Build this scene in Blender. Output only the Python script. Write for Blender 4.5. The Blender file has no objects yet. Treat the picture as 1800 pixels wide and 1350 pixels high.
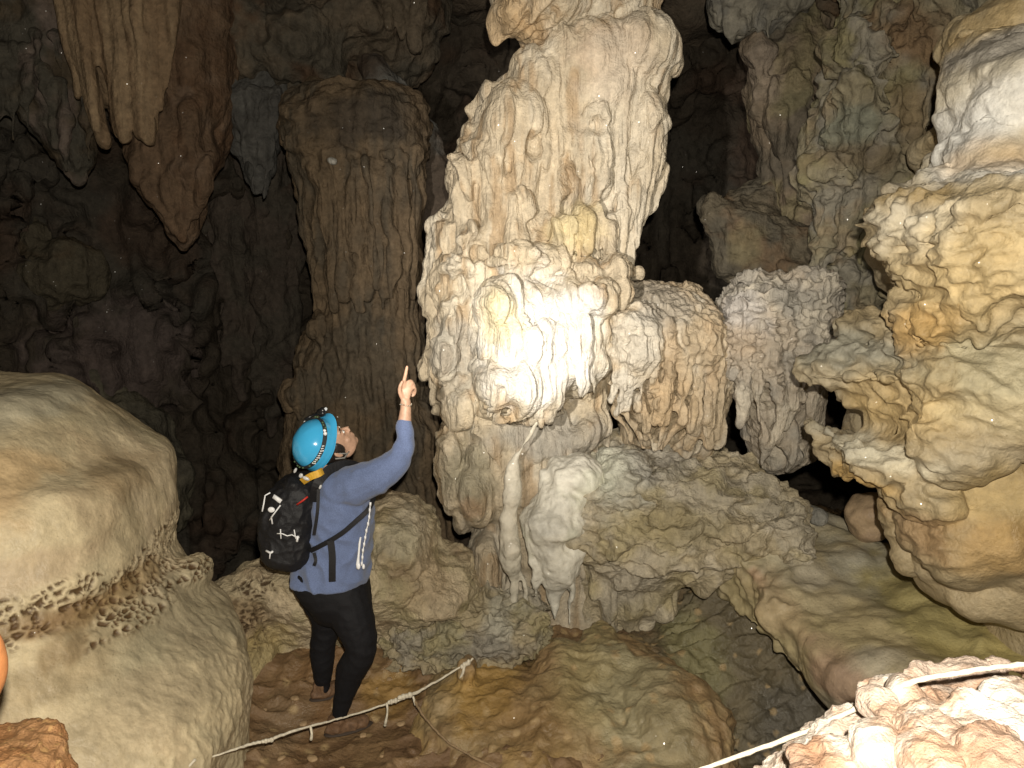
import bpy, bmesh, math, random
import numpy as np
from mathutils import Vector, Matrix

random.seed(7)
SC = bpy.context.scene
COL = SC.collection
R = math.radians

# ------------------------------------------------------------------ camera, world, lights
CAM = (0.0, 0.0, 2.35)
PITCH = R(8.0)
F = 1386.0                                   # focal length in photograph pixels (1800 wide)
cam_d = bpy.data.cameras.new('camera')
cam = bpy.data.objects.new('camera', cam_d)
COL.objects.link(cam)
cam.location = CAM
cam.rotation_euler = (R(90) - PITCH, 0, 0)
cam_d.sensor_fit = 'HORIZONTAL'
cam_d.sensor_width = 36.0
cam_d.lens = 36.0 * F / 1800.0
cam_d.clip_start = 0.05
cam_d.clip_end = 200
SC.camera = cam

W = bpy.data.worlds.new('World')
SC.world = W
W.use_nodes = True
W.node_tree.nodes['Background'].inputs[0].default_value = (0.9, 0.8, 0.62, 1)
W.node_tree.nodes['Background'].inputs[1].default_value = 0.04   # faint even fill, added to lift the dark hollows

SC.view_settings.view_transform = 'Standard'
SC.view_settings.look = 'None'
SC.view_settings.gamma = 1
SC.view_settings.exposure = 0.0
SC.cycles.max_bounces = 5
SC.cycles.diffuse_bounces = 3
SC.cycles.glossy_bounces = 2
SC.cycles.sample_clamp_indirect = 4
SC.cycles.sample_clamp_direct = 12


def P(px, py, Y):
    """point of the place that photograph pixel (px, py) shows at forward distance Y"""
    u = (px - 900.0) / F
    v = (675.0 - py) / F
    dy = math.cos(PITCH) + v * math.sin(PITCH)
    dz = -math.sin(PITCH) + v * math.cos(PITCH)
    t = Y / dy
    return np.array([CAM[0] + u * t, CAM[1] + Y, CAM[2] + dz * t])


def aim(o, target):
    d = Vector(target) - o.location
    o.rotation_euler = d.to_track_quat('-Z', 'Y').to_euler()


def spot(name, loc, target, watts, size_deg, blend, radius, col):
    d = bpy.data.lights.new(name, 'SPOT')
    d.energy = watts
    d.spot_size = R(size_deg)
    d.spot_blend = blend
    d.shadow_soft_size = radius
    d.color = col
    o = bpy.data.objects.new(name, d)
    COL.objects.link(o)
    o.location = loc
    aim(o, target)
    return o


# the photographer's own lights: the phone's flash, and a hand torch held to the left of it
spot('phone_flash', (0.05, -0.05, 2.50), P(900, 700, 5), 680, 160, 0.6, 0.02, (1.0, 0.92, 0.78))
spot('torch_beam_wide', (-0.75, 0.05, 2.45), P(985, 440, 5), 1050, 42, 1.0, 0.03, (1.0, 0.93, 0.84))
spot('torch_beam_core', (-0.75, 0.05, 2.45), P(930, 610, 5), 390, 18, 1.0, 0.03, (1.0, 0.94, 0.76))

# ------------------------------------------------------------------ numpy noise
_rng = np.random.RandomState(11)
_perm = np.tile(_rng.permutation(256), 3).astype(np.int32)
_g = _rng.normal(size=(256, 3)).astype(np.float32)
_g /= np.linalg.norm(_g, axis=1)[:, None]


def perlin(p, seed=0):
    p = (np.asarray(p, np.float32) + np.float32(seed * 17.31 + 100.0))
    i0 = np.floor(p)
    f = p - i0
    i = i0.astype(np.int32) & 255
    w = f * f * f * (f * (f * 6 - 15) + 10)
    out = np.zeros(len(p), np.float32)
    for dx in (0, 1):
        a = _perm[i[:, 0] + dx]
        wx = w[:, 0] if dx else 1 - w[:, 0]
        for dy in (0, 1):
            b = _perm[(a + i[:, 1] + dy)]
            wy = w[:, 1] if dy else 1 - w[:, 1]
            for dz in (0, 1):
                g = _g[_perm[(b + i[:, 2] + dz)]]
                wz = w[:, 2] if dz else 1 - w[:, 2]
                out += wx * wy * wz * (g[:, 0] * (f[:, 0] - dx) + g[:, 1] * (f[:, 1] - dy) + g[:, 2] * (f[:, 2] - dz))
    return out * 1.6


def fbm(p, octv=4, seed=0, gain=0.5):
    s = np.zeros(len(p), np.float32)
    a = 1.0
    q = np.asarray(p, np.float32)
    for k in range(octv):
        s += a * perlin(q, seed + k * 3)
        q = q * 2.03
        a *= gain
    return s


def worley(p, seed=0):
    """distance to the nearest and second nearest of jittered cell points, and the cell's number"""
    p = np.asarray(p, np.float32) + 50.0 + seed * 9.7
    c = np.floor(p).astype(np.int32)
    d1 = np.full(len(p), 9.0, np.float32)
    d2 = np.full(len(p), 9.0, np.float32)
    cid = np.zeros(len(p), np.int32)
    rnd = _rnd
    for dx in (-1, 0, 1):
        for dy in (-1, 0, 1):
            for dz in (-1, 0, 1):
                q = c + np.array([dx, dy, dz])
                h = _perm[_perm[_perm[q[:, 0] & 255] + (q[:, 1] & 255)] + (q[:, 2] & 255)]
                pt = q + rnd[h]
                d = np.sqrt(((p - pt) ** 2).sum(1))
                nearer = d < d1
                d2 = np.where(nearer, d1, np.minimum(d2, d))
                cid = np.where(nearer, h, cid)
                d1 = np.minimum(d1, d)
    return d1, d2, cid


_rnd = _rng.rand(256, 3).astype(np.float32)


def sstep(a, b, x):
    t = np.clip((x - a) / (b - a), 0, 1)
    return t * t * (3 - 2 * t)


def srgb(r, g, b):
    f = lambda c: ((c / 255.0) / 12.92 if c / 255.0 < 0.04045 else ((c / 255.0 + 0.055) / 1.055) ** 2.4)
    return np.array([f(r), f(g), f(b)])


# ------------------------------------------------------------------ mesh toolkit
class MB:
    """collects closed solids, given in world coordinates"""

    def __init__(self):
        self.v = []
        self.f = []
        self.n = 0

    def add(self, v, f):
        self.v.append(np.asarray(v, float))
        self.f += [tuple(i + self.n for i in q) for q in f]
        self.n += len(v)

    def ell(self, c, r, rot=None, nu=24, nv=14):
        vs = [(0, 0, 1)]
        for j in range(1, nv):
            t = math.pi * j / nv
            for i in range(nu):
                a = 2 * math.pi * i / nu
                vs.append((math.sin(t) * math.cos(a), math.sin(t) * math.sin(a), math.cos(t)))
        vs.append((0, 0, -1))
        fs = []
        for i in range(nu):
            fs.append((0, 1 + i, 1 + (i + 1) % nu))
            for j in range(nv - 2):
                a = 1 + j * nu
                fs.append((a + i, a + nu + i, a + nu + (i + 1) % nu, a + (i + 1) % nu))
            a = 1 + (nv - 2) * nu
            fs.append((a + i, len(vs) - 1, a + (i + 1) % nu))
        v = np.array(vs) * np.array(r)
        if rot is not None:
            v = v @ np.array(rot).T
        self.add(v + np.array(c), fs)

    def tube(self, pts, rs, nu=12, flat=None, caps=True):
        """a tube through points; rs radii; flat=(axis vector, ratio) squashes it across that axis"""
        pts = [np.array(p, float) for p in pts]
        n = len(pts)
        vs = []
        prev = None
        for k in range(n):
            d = pts[min(k + 1, n - 1)] - pts[max(k - 1, 0)]
            d /= max(np.linalg.norm(d), 1e-9)
            ref = np.array([0, 1, 0.0]) if prev is None else prev
            a = ref - d * np.dot(ref, d)
            if np.linalg.norm(a) < 1e-3:
                a = np.array([1.0, 0, 0]) - d * d[0]
            a /= np.linalg.norm(a)
            prev = a
            b = np.cross(d, a)
            for i in range(nu):
                t = 2 * math.pi * i / nu
                o = (a * math.cos(t) + b * math.sin(t)) * rs[k]
                if flat is not None:
                    ax = np.array(flat[0], float)
                    o = o - ax * np.dot(o, ax) * (1 - flat[1])
                vs.append(pts[k] + o)
        fs = []
        for k in range(n - 1):
            for i in range(nu):
                fs.append((k * nu + i, k * nu + (i + 1) % nu, (k + 1) * nu + (i + 1) % nu, (k + 1) * nu + i))
        if caps:
            vs.append(pts[0]); vs.append(pts[-1])
            for i in range(nu):
                fs.append((len(vs) - 2, (i + 1) % nu, i))
                fs.append((len(vs) - 1, (n - 1) * nu + i, (n - 1) * nu + (i + 1) % nu))
        self.add(vs, fs)

    # ---- the same solids placed where photograph pixels show them
    def E(self, px, py, Y, rx, ry, rd, tilt=0.0):
        c = P(px, py, Y)
        s = Y / F
        m = None
        if tilt:
            t = R(tilt)
            m = [[math.cos(t), 0, -math.sin(t)], [0, 1, 0], [math.sin(t), 0, math.cos(t)]]
        self.ell(c, (rx * s, rd, ry * s), m)

    def T(self, pts, nu=10):
        """pts: (px, py, Y, radius_px)"""
        q = resample(pts, 3)
        self.tube([P(a, b, Y) for a, b, Y, r in q], [r * Y / F for a, b, Y, r in q], nu)
        for e in (q[0], q[-1]):
            if e[3] * e[2] / F > 0.006:
                self.ell(P(e[0], e[1], e[2]), (e[3] * e[2] / F,) * 3, nu=10, nv=6)

    def L(self, rows, nu=40, p=2.4):
        """loft: rows (py, left px, right px, Y, half depth in m), each ring level"""
        q = resample(rows, 4)
        vs = []
        for (py, xl, xr, Y, hd) in q:
            a, b = P(xl, py, Y), P(xr, py, Y)
            c = (a + b) / 2
            hw = abs(b[0] - a[0]) / 2
            for i in range(nu):
                t = 2 * math.pi * i / nu
                ct, st = math.cos(t), math.sin(t)
                ex = 2 / p
                vs.append((c[0] + hw * math.copysign(abs(ct) ** ex, ct), c[1] + hd * math.copysign(abs(st) ** ex, st), c[2]))
        n = len(q)
        fs = []
        for k in range(n - 1):
            for i in range(nu):
                fs.append((k * nu + i, (k + 1) * nu + i, (k + 1) * nu + (i + 1) % nu, k * nu + (i + 1) % nu))
        fs.append(tuple(range(nu)))
        fs.append(tuple(reversed(range((n - 1) * nu, n * nu))))
        self.add(vs, fs)

    def prism(self, poly, Yf, Yb, dz=0.0):
        """an outline in photograph pixels, (px, py) or (px, py, front Y), given real thickness"""
        n = len(poly)
        vs = [P(q[0], q[1], q[2] if len(q) > 2 else Yf) for q in poly]
        vs += [v + np.array([0, Yb - Yf, dz]) for v in vs]
        fs = [tuple(range(n)), tuple(reversed(range(n, 2 * n)))]
        fs += [(i, i + n, (i + 1) % n + n, (i + 1) % n) for i in range(n)]
        self.add(vs, fs)

    def mesh(self, name):
        me = bpy.data.meshes.new(name)
        me.from_pydata(np.concatenate(self.v).tolist(), [], self.f)
        me.update()
        return me


def resample(rows, k):
    """Catmull-Rom through the rows"""
    rows = [np.array(r, float) for r in rows]
    out = []
    n = len(rows)
    for i in range(n - 1):
        p0, p1, p2, p3 = rows[max(i - 1, 0)], rows[i], rows[i + 1], rows[min(i + 2, n - 1)]
        for j in range(k):
            t = j / k
            out.append(0.5 * ((2 * p1) + (-p0 + p2) * t + (2 * p0 - 5 * p1 + 4 * p2 - p3) * t * t + (-p0 + 3 * p1 - 3 * p2 + p3) * t ** 3))
    out.append(rows[-1])
    return out


def remesh(mb, name, voxel):
    me = mb.mesh(name + '_raw')
    o = bpy.data.objects.new(name + '_raw', me)
    COL.objects.link(o)
    m = o.modifiers.new('r', 'REMESH')
    m.mode = 'VOXEL'
    m.voxel_size = voxel
    m.use_smooth_shade = True
    dg = bpy.context.evaluated_depsgraph_get()
    ev = o.evaluated_get(dg)
    res = bpy.data.meshes.new_from_object(ev)
    bpy.data.objects.remove(o)
    bpy.data.meshes.remove(me)
    res.name = name
    return res


def getv(me):
    a = np.empty(len(me.vertices) * 3, np.float32)
    me.vertices.foreach_get('co', a)
    return a.reshape(-1, 3)


def setv(me, v):
    me.vertices.foreach_set('co', np.asarray(v, np.float32).ravel())
    me.update()


def normals(me):
    a = np.empty(len(me.vertices) * 3, np.float32)
    me.vertex_normals.foreach_get('vector', a)
    return a.reshape(-1, 3)


def smooth(me, it=4, lam=0.6):
    e = np.empty(len(me.edges) * 2, np.int32)
    me.edges.foreach_get('vertices', e)
    e = e.reshape(-1, 2)
    a = np.concatenate([e[:, 0], e[:, 1]])
    b = np.concatenate([e[:, 1], e[:, 0]])
    n = len(me.vertices)
    cnt = np.maximum(np.bincount(a, minlength=n), 1)[:, None]
    v = getv(me).astype(np.float64)
    for _ in range(it):
        s = np.stack([np.bincount(a, weights=v[b, k], minlength=n) for k in range(3)], 1)
        v += lam * (s / cnt - v)
    setv(me, v)


def disp(me, fn):
    v = getv(me)
    d = fn(v, normals(me))
    if d.ndim == 1:
        d = normals(me) * d[:, None]
    setv(me, v + d)


# relief functions (metres) -------------------------------------------------
def flutes(v, f=9.0, A=0.03, st=0.09, warp=0.5, seed=0, pw=0.6):
    """rounded columns of flowstone parted by thin grooves that run down the rock"""
    w = fbm(v * 1.6, 2, seed + 50) * warp
    q = np.stack([v[:, 0] * f + w * 2, v[:, 1] * f + w, v[:, 2] * f * st + w * 0.5], 1)
    n = np.abs(perlin(q, seed)) ** pw
    q2 = q * np.array([2.3, 2.3, 1.6], np.float32)
    n2 = np.abs(perlin(q2, seed + 5)) ** pw
    return A * (n + 0.4 * n2 - 0.55)


def tiers(v, T=0.35, A=0.05, f=8.0, hi=0.45, warp=0.7, seed=0, edge=0.10):
    """curtains of flowstone that hang over each other with fingered lower edges"""
    n1 = fbm(v * 1.1, 2, seed + 70) * warp
    n2 = perlin(np.stack([v[:, 0] * f, v[:, 1] * f, v[:, 2] * f * 0.08], 1), seed + 9)
    n3 = perlin(np.stack([v[:, 0] * f * 2.3, v[:, 1] * f * 2.3, v[:, 2] * f * 0.2], 1), seed + 19)
    s = v[:, 2] / T + n1 + n2 * hi + n3 * hi * 0.4
    fr = s - np.floor(s)
    amp = 0.6 + 0.8 * perlin(np.stack([v[:, 0] * 1.7, v[:, 1] * 1.7, np.floor(s) * 3.3], 1), seed + 29)
    return A * np.clip(amp, 0.05, 1.6) * sstep(0, edge, fr) * (1 - fr) ** 0.7


def lumps(v, f=3.0, A=0.05, octv=4, seed=0):
    return A * fbm(v * f, octv, seed)


def billow(v, f=14.0, A=0.012, seed=0, sz=1.0):
    q = v * np.array([f, f, f * sz], np.float32)
    return A * (np.abs(perlin(q, seed)) + 0.5 * np.abs(perlin(q * 2.1, seed + 3)) - 0.35)


def popcorn(v, f=30.0, A=0.01, seed=0, mask=None, sx=1.0, sz=1.0):
    """knobbly coral-like calcite"""
    d = np.zeros(len(v), np.float32)
    m = np.ones(len(v), bool) if mask is None else mask > 0.02
    if m.any():
        q = v[m] * np.array([f * sx, f, f * sz], np.float32)
        q = q + 0.6 * np.stack([perlin(q * 0.5, 3), perlin(q * 0.5, 4), perlin(q * 0.5, 5)], 1)
        d1, d2, c = worley(q, seed)
        d[m] = A * (0.8 - d1) * (1 if mask is None else mask[m])
    return d


def vwarp(v, n, f=2.5, A=0.05, seed=0):
    """shoves the whole surface about so that no solid keeps its drawn shape"""
    return A * np.stack([fbm(v * f, 3, seed + 200), fbm(v * f, 3, seed + 210), .7 * fbm(v * f, 3, seed + 220)], 1)


def ridged(v, f=6.0, A=0.03, octv=4, seed=0, s=(1, 1, 1)):
    """sharp broken crests"""
    q = v * np.array(s, np.float32) * f
    o = np.zeros(len(v), np.float32)
    a = 1.0
    w = 1.0
    for k in range(octv):
        r = 1 - np.abs(perlin(q, seed + k * 5)) * 1.6
        r = np.clip(r, 0, 1) ** 2 * w
        w = np.clip(r * 1.6, 0, 1)
        o += a * r
        q = q * 2.1
        a *= .5
    return A * (o - .8)


def drip(v, f=10.0, T=0.4, A=0.04, seed=0, jit=.35, low=.8, thin=1.0):
    """tapering half-round dripstones side by side, each ending in its own hanging tip"""
    x, y, z = v[:, 0], v[:, 1], v[:, 2]
    w1 = perlin(v * np.array([2.2, 2.2, .9], np.float32), seed + 300)
    w2 = perlin(v * np.array([7, 7, 1.3], np.float32), seed + 301)
    u = (x + .75 * y) * f + jit * w1 * 2.2 + jit * w2 * .9
    c = np.floor(u).astype(np.int32)
    fu = (u - c - .5) * 2
    h = _rnd[_perm[(_perm[(c + seed * 31) & 255] + 7) & 255]]
    s = z / (T * (.7 + .7 * h[:, 0])) + h[:, 1] * .9 + w1 * low
    k = np.floor(s)
    fr = s - k
    h2 = _rnd[_perm[(_perm[(c + seed * 13) & 255] + (k.astype(np.int32) & 255)) & 255]]
    wid = np.clip(np.sqrt(np.clip(fr / .45, 0, 1)), .02, 1) * (.65 + .35 * h2[:, 0])
    cr = np.sqrt(np.clip(1 - (fu / wid) ** 2, 0, 1))
    pr = sstep(0, .10, fr) * np.clip(1 - fr, 0, 1) ** .8
    return A * thin * (cr * pr * (.35 + .9 * h2[:, 1]) - .25)


def near(v, px, py, Y, rpx, soft=0.6, sy=1.0, yd=None):
    """1 near the place that the pixel shows at Y, fading out at rpx pixels"""
    c = P(px, py, Y)
    r = rpx * Y / F
    d = v - c
    yd = yd or 1.6
    q = np.sqrt((d[:, 0] / r) ** 2 + (d[:, 2] / (r * sy)) ** 2 + (d[:, 1] / (r * yd)) ** 2)
    return 1 - sstep(1 - soft, 1 + soft * 0.3, q)


def front(v, px, py, rad=9):
    """the point of a built surface that is nearest the lens along a pixel's line"""
    d = v - np.array(CAM)
    fy = d[:, 1] * math.cos(PITCH) - d[:, 2] * math.sin(PITCH)
    uy = d[:, 1] * math.sin(PITCH) + d[:, 2] * math.cos(PITCH)
    fy = np.maximum(fy, .1)
    X = 900 + F * d[:, 0] / fy
    Yp = 675 - F * uy / fy
    m = np.where((X - px) ** 2 + (Yp - py) ** 2 < rad * rad)[0]
    if len(m) == 0:
        return None
    return v[m[np.argmin(fy[m])]]


def nearf(v, px, py, rpx, soft=.6, sy=1.0, yd=1.5):
    c = front(v, px, py)
    if c is None:
        return np.zeros(len(v), np.float32)
    r = rpx * (c[1]) / F
    d = v - c
    q = np.sqrt((d[:, 0] / r) ** 2 + (d[:, 2] / (r * sy)) ** 2 + (d[:, 1] / (r * yd)) ** 2)
    return 1 - sstep(1 - soft, 1 + soft * 0.3, q)


# colour ---------------------------------------------------------------
def paint(me, base, var=(), blobs=(), seed=0, pits=None, streak=0.0):
    """vertex colour of the stone itself: base, noise-mixed minerals, and stains in places"""
    v = getv(me)
    c = np.tile(np.asarray(base, np.float32), (len(v), 1))
    for k, (col, sc, th, am) in enumerate(var):
        if np.isscalar(sc):
            sc = (sc, sc, sc)
        n = fbm(v * np.array(sc, np.float32), 4, seed + 31 + k * 7)
        m = (sstep(th - 0.25, th + 0.25, n) * am)[:, None]
        c = c * (1 - m) + np.asarray(col, np.float32) * m
    edge = fbm(v * 5, 3, seed + 90) * 0.35
    for b in blobs:
        px, py, Y, r, col, am = b[:6]
        sy = b[6] if len(b) > 6 else 1.0
        p0 = front(v, px, py)
        if p0 is None:
            p0 = P(px, py, Y)
        rr = r * p0[1] / F
        q = np.sqrt(((v[:, 0] - p0[0]) / rr) ** 2 + ((v[:, 2] - p0[2]) / (rr * sy)) ** 2 + ((v[:, 1] - p0[1]) / (rr * 3)) ** 2)
        m = ((1 - sstep(0.45, 1.1, q + edge)) * am)[:, None]
        c = c * (1 - m) + np.asarray(col, np.float32) * m
    if streak:
        n = perlin(v * np.array([22, 22, 1.3], np.float32), seed + 3) + 0.5 * perlin(v * np.array([55, 55, 3], np.float32), seed + 4)
        c = c * (1 + streak * n)[:, None]
    if pits is not None:
        c = c * (1 - pits[0][:, None]) + np.asarray(pits[1], np.float32) * pits[0][:, None]
    c = np.clip(c, 0.003, 0.9)
    at = me.color_attributes.new('Col', 'FLOAT_COLOR', 'POINT')
    at.data.foreach_set('color', np.concatenate([c, np.ones((len(v), 1))], 1).astype(np.float32).ravel())


def nd(nt, typ, **kw):
    n = nt.nodes.new(typ)
    for k, val in kw.items():
        if hasattr(n, k):
            setattr(n, k, val)
        else:
            n.inputs[k.replace('_', ' ')].default_value = val
    return n


def rock_mat(name, rough=0.62, bump=0.35, scale=1.0, sparkle=0.0, grain=0.22, wet=0.0, spec=0.4, spots=None, comb=0.0, comb_scale=1.0):
    m = bpy.data.materials.new(name)
    m.use_nodes = True
    nt = m.node_tree
    bs = nt.nodes['Principled BSDF']
    lk = nt.links.new
    at = nd(nt, 'ShaderNodeAttribute', attribute_name='Col')
    tc = nd(nt, 'ShaderNodeTexCoord')
    n1 = nd(nt, 'ShaderNodeTexNoise'); n1.inputs['Scale'].default_value = 38 * scale; n1.inputs['Detail'].default_value = 8; n1.inputs['Roughness'].default_value = 0.65
    n2 = nd(nt, 'ShaderNodeTexNoise'); n2.inputs['Scale'].default_value = 9 * scale; n2.inputs['Detail'].default_value = 5
    vo = nd(nt, 'ShaderNodeTexVoronoi'); vo.inputs['Scale'].default_value = 70 * scale
    for n in (n1, n2, vo):
        lk(tc.outputs['Object'], n.inputs['Vector'])
    # grain in the colour
    mr = nd(nt, 'ShaderNodeMapRange')
    mr.inputs['From Min'].default_value = 0.3; mr.inputs['From Max'].default_value = 0.7
    mr.inputs['To Min'].default_value = 1 - grain; mr.inputs['To Max'].default_value = 1 + grain
    lk(n1.outputs['Fac'], mr.inputs['Value'])
    mr2 = nd(nt, 'ShaderNodeMapRange')
    mr2.inputs['From Min'].default_value = 0.35; mr2.inputs['From Max'].default_value = 0.65
    mr2.inputs['To Min'].default_value = 0.86; mr2.inputs['To Max'].default_value = 1.1
    lk(n2.outputs['Fac'], mr2.inputs['Value'])
    mu = nd(nt, 'ShaderNodeMath', operation='MULTIPLY')
    lk(mr.outputs[0], mu.inputs[0]); lk(mr2.outputs[0], mu.inputs[1])
    vm = nd(nt, 'ShaderNodeVectorMath', operation='SCALE')
    lk(at.outputs['Color'], vm.inputs[0]); lk(mu.outputs[0], vm.inputs['Scale'])
    colour = vm.outputs[0]
    if spots:
        # rounded pale calcite spots on mud
        vs = nd(nt, 'ShaderNodeTexVoronoi'); vs.inputs['Scale'].default_value = spots[0]
        wn = nd(nt, 'ShaderNodeVectorMath', operation='MULTIPLY_ADD')
        lk(n2.outputs['Color'], wn.inputs[0]); wn.inputs[1].default_value = (0.08, 0.08, 0.08); lk(tc.outputs['Object'], wn.inputs[2])
        lk(wn.outputs[0], vs.inputs['Vector'])
        sm = nd(nt, 'ShaderNodeMapRange')
        sm.inputs['From Min'].default_value = 0.20; sm.inputs['From Max'].default_value = 0.42; sm.inputs['To Min'].default_value = 1.0; sm.inputs['To Max'].default_value = 0.0
        lk(vs.outputs['Distance'], sm.inputs['Value'])
        sel = nd(nt, 'ShaderNodeSeparateColor'); lk(vs.outputs['Color'], sel.inputs[0])
        gt = nd(nt, 'ShaderNodeMath', operation='GREATER_THAN'); gt.inputs[1].default_value = spots[2]
        lk(sel.outputs[0], gt.inputs[0])
        mm = nd(nt, 'ShaderNodeMath', operation='MULTIPLY'); lk(sm.outputs[0], mm.inputs[0]); lk(gt.outputs[0], mm.inputs[1])
        m2 = nd(nt, 'ShaderNodeMath', operation='MULTIPLY'); lk(mm.outputs[0], m2.inputs[0]); m2.inputs[1].default_value = spots[3]
        mx = nd(nt, 'ShaderNodeMix', data_type='RGBA')
        lk(m2.outputs[0], mx.inputs['Factor']); lk(colour, mx.inputs[6]); mx.inputs[7].default_value = (*spots[1], 1)
        colour = mx.outputs[2]
    lk(colour, bs.inputs['Base Color'])
    # relief finer than the mesh
    a1 = nd(nt, 'ShaderNodeMath', operation='MULTIPLY_ADD')
    lk(vo.outputs['Distance'], a1.inputs[0]); a1.inputs[1].default_value = -0.35; lk(n1.outputs['Fac'], a1.inputs[2])
    n3 = nd(nt, 'ShaderNodeTexNoise'); n3.inputs['Scale'].default_value = 130 * scale; n3.inputs['Detail'].default_value = 6; n3.inputs['Roughness'].default_value = 0.7
    lk(tc.outputs['Object'], n3.inputs['Vector'])
    a2 = nd(nt, 'ShaderNodeMath', operation='MULTIPLY_ADD'); lk(n3.outputs['Fac'], a2.inputs[0]); a2.inputs[1].default_value = 0.45; lk(a1.outputs[0], a2.inputs[2])
    height = a2.outputs[0]
    if comb > 0:
        mp = nd(nt, 'ShaderNodeMapping'); mp.inputs['Scale'].default_value = (45 * comb_scale, 45 * comb_scale, 3.2 * comb_scale)
        lk(tc.outputs['Object'], mp.inputs['Vector'])
        cn = nd(nt, 'ShaderNodeTexNoise'); cn.inputs['Scale'].default_value = 1.0; cn.inputs['Detail'].default_value = 5; cn.inputs['Distortion'].default_value = 0.4
        lk(mp.outputs[0], cn.inputs['Vector'])
        a3 = nd(nt, 'ShaderNodeMath', operation='MULTIPLY_ADD'); lk(cn.outputs['Fac'], a3.inputs[0]); a3.inputs[1].default_value = comb; lk(height, a3.inputs[2])
        height = a3.outputs[0]
    bp = nd(nt, 'ShaderNodeBump'); bp.inputs['Strength'].default_value = bump; bp.inputs['Distance'].default_value = 0.03
    lk(height, bp.inputs['Height'])
    normal = bp.outputs[0]
    rr = nd(nt, 'ShaderNodeMapRange')
    rr.inputs['From Min'].default_value = 0.35; rr.inputs['From Max'].default_value = 0.65
    rr.inputs['To Min'].default_value = max(0.12, rough - 0.12 - wet * 0.3); rr.inputs['To Max'].default_value = rough + 0.1
    lk(n2.outputs['Fac'], rr.inputs['Value'])
    rough_o = rr.outputs[0]
    if sparkle > 0:
        # crystal faces of calcite: tiny smooth facets at random tilts
        sv = nd(nt, 'ShaderNodeTexVoronoi'); sv.inputs['Scale'].default_value = 85
        lk(tc.outputs['Object'], sv.inputs['Vector'])
        sc_ = nd(nt, 'ShaderNodeSeparateColor'); lk(sv.outputs['Color'], sc_.inputs[0])
        g1 = nd(nt, 'ShaderNodeMath', operation='GREATER_THAN'); g1.inputs[1].default_value = 1 - sparkle * 8; lk(sc_.outputs[0], g1.inputs[0])
        l1 = nd(nt, 'ShaderNodeMath', operation='LESS_THAN'); l1.inputs[1].default_value = 0.30; lk(sv.outputs['Distance'], l1.inputs[0])
        fm = nd(nt, 'ShaderNodeMath', operation='MULTIPLY'); lk(g1.outputs[0], fm.inputs[0]); lk(l1.outputs[0], fm.inputs[1])
        geo = nd(nt, 'ShaderNodeNewGeometry')
        off = nd(nt, 'ShaderNodeVectorMath', operation='SUBTRACT'); lk(sv.outputs['Color'], off.inputs[0]); off.inputs[1].default_value = (0.5, 0.5, 0.5)
        ad = nd(nt, 'ShaderNodeVectorMath', operation='MULTIPLY_ADD'); lk(off.outputs[0], ad.inputs[0]); ad.inputs[1].default_value = (.55, .55, .55); lk(geo.outputs['Normal'], ad.inputs[2])
        nn = nd(nt, 'ShaderNodeVectorMath', operation='NORMALIZE'); lk(ad.outputs[0], nn.inputs[0])
        mn = nd(nt, 'ShaderNodeMix', data_type='VECTOR'); lk(fm.outputs[0], mn.inputs[0]); lk(normal, mn.inputs[4]); lk(nn.outputs[0], mn.inputs[5])
        normal = mn.outputs[1]
        rm = nd(nt, 'ShaderNodeMix', data_type='FLOAT'); lk(fm.outputs[0], rm.inputs[0]); lk(rough_o, rm.inputs[2]); rm.inputs[3].default_value = 0.22
        rough_o = rm.outputs[0]
        sp = nd(nt, 'ShaderNodeMix', data_type='FLOAT'); lk(fm.outputs[0], sp.inputs[0]); sp.inputs[2].default_value = spec; sp.inputs[3].default_value = 1.0
        lk(sp.outputs[0], bs.inputs['Specular IOR Level'])
    else:
        bs.inputs['Specular IOR Level'].default_value = spec
    lk(rough_o, bs.inputs['Roughness'])
    lk(normal, bs.inputs['Normal'])
    return m


def plain(name, col, rough=0.5, metal=0.0, bump=None, spec=0.5, coat=0.0, sheen=0.0):
    m = bpy.data.materials.new(name)
    m.use_nodes = True
    nt = m.node_tree
    bs = nt.nodes['Principled BSDF']
    tc = nd(nt, 'ShaderNodeTexCoord')
    n = nd(nt, 'ShaderNodeTexNoise'); n.inputs['Scale'].default_value = (bump[0] if bump else 40); n.inputs['Detail'].default_value = 4
    nt.links.new(tc.outputs['Object'], n.inputs['Vector'])
    mr = nd(nt, 'ShaderNodeMapRange'); mr.inputs['From Min'].default_value = 0.3; mr.inputs['From Max'].default_value = 0.7
    k = bump[2] if bump and len(bump) > 2 else 0.08
    mr.inputs['To Min'].default_value = 1 - k; mr.inputs['To Max'].default_value = 1 + k
    nt.links.new(n.outputs['Fac'], mr.inputs['Value'])
    vm = nd(nt, 'ShaderNodeVectorMath', operation='SCALE'); vm.inputs[0].default_value = tuple(col)
    nt.links.new(mr.outputs[0], vm.inputs['Scale'])
    nt.links.new(vm.outputs[0], bs.inputs['Base Color'])
    bs.inputs['Roughness'].default_value = rough
    bs.inputs['Metallic'].default_value = metal
    bs.inputs['Specular IOR Level'].default_value = spec
    bs.inputs['Coat Weight'].default_value = coat
    bs.inputs['Sheen Weight'].default_value = sheen
    if bump:
        bp = nd(nt, 'ShaderNodeBump'); bp.inputs['Strength'].default_value = bump[1]; bp.inputs['Distance'].default_value = 0.005
        nt.links.new(n.outputs['Fac'], bp.inputs['Height']); nt.links.new(bp.outputs[0], bs.inputs['Normal'])
    return m


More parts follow.
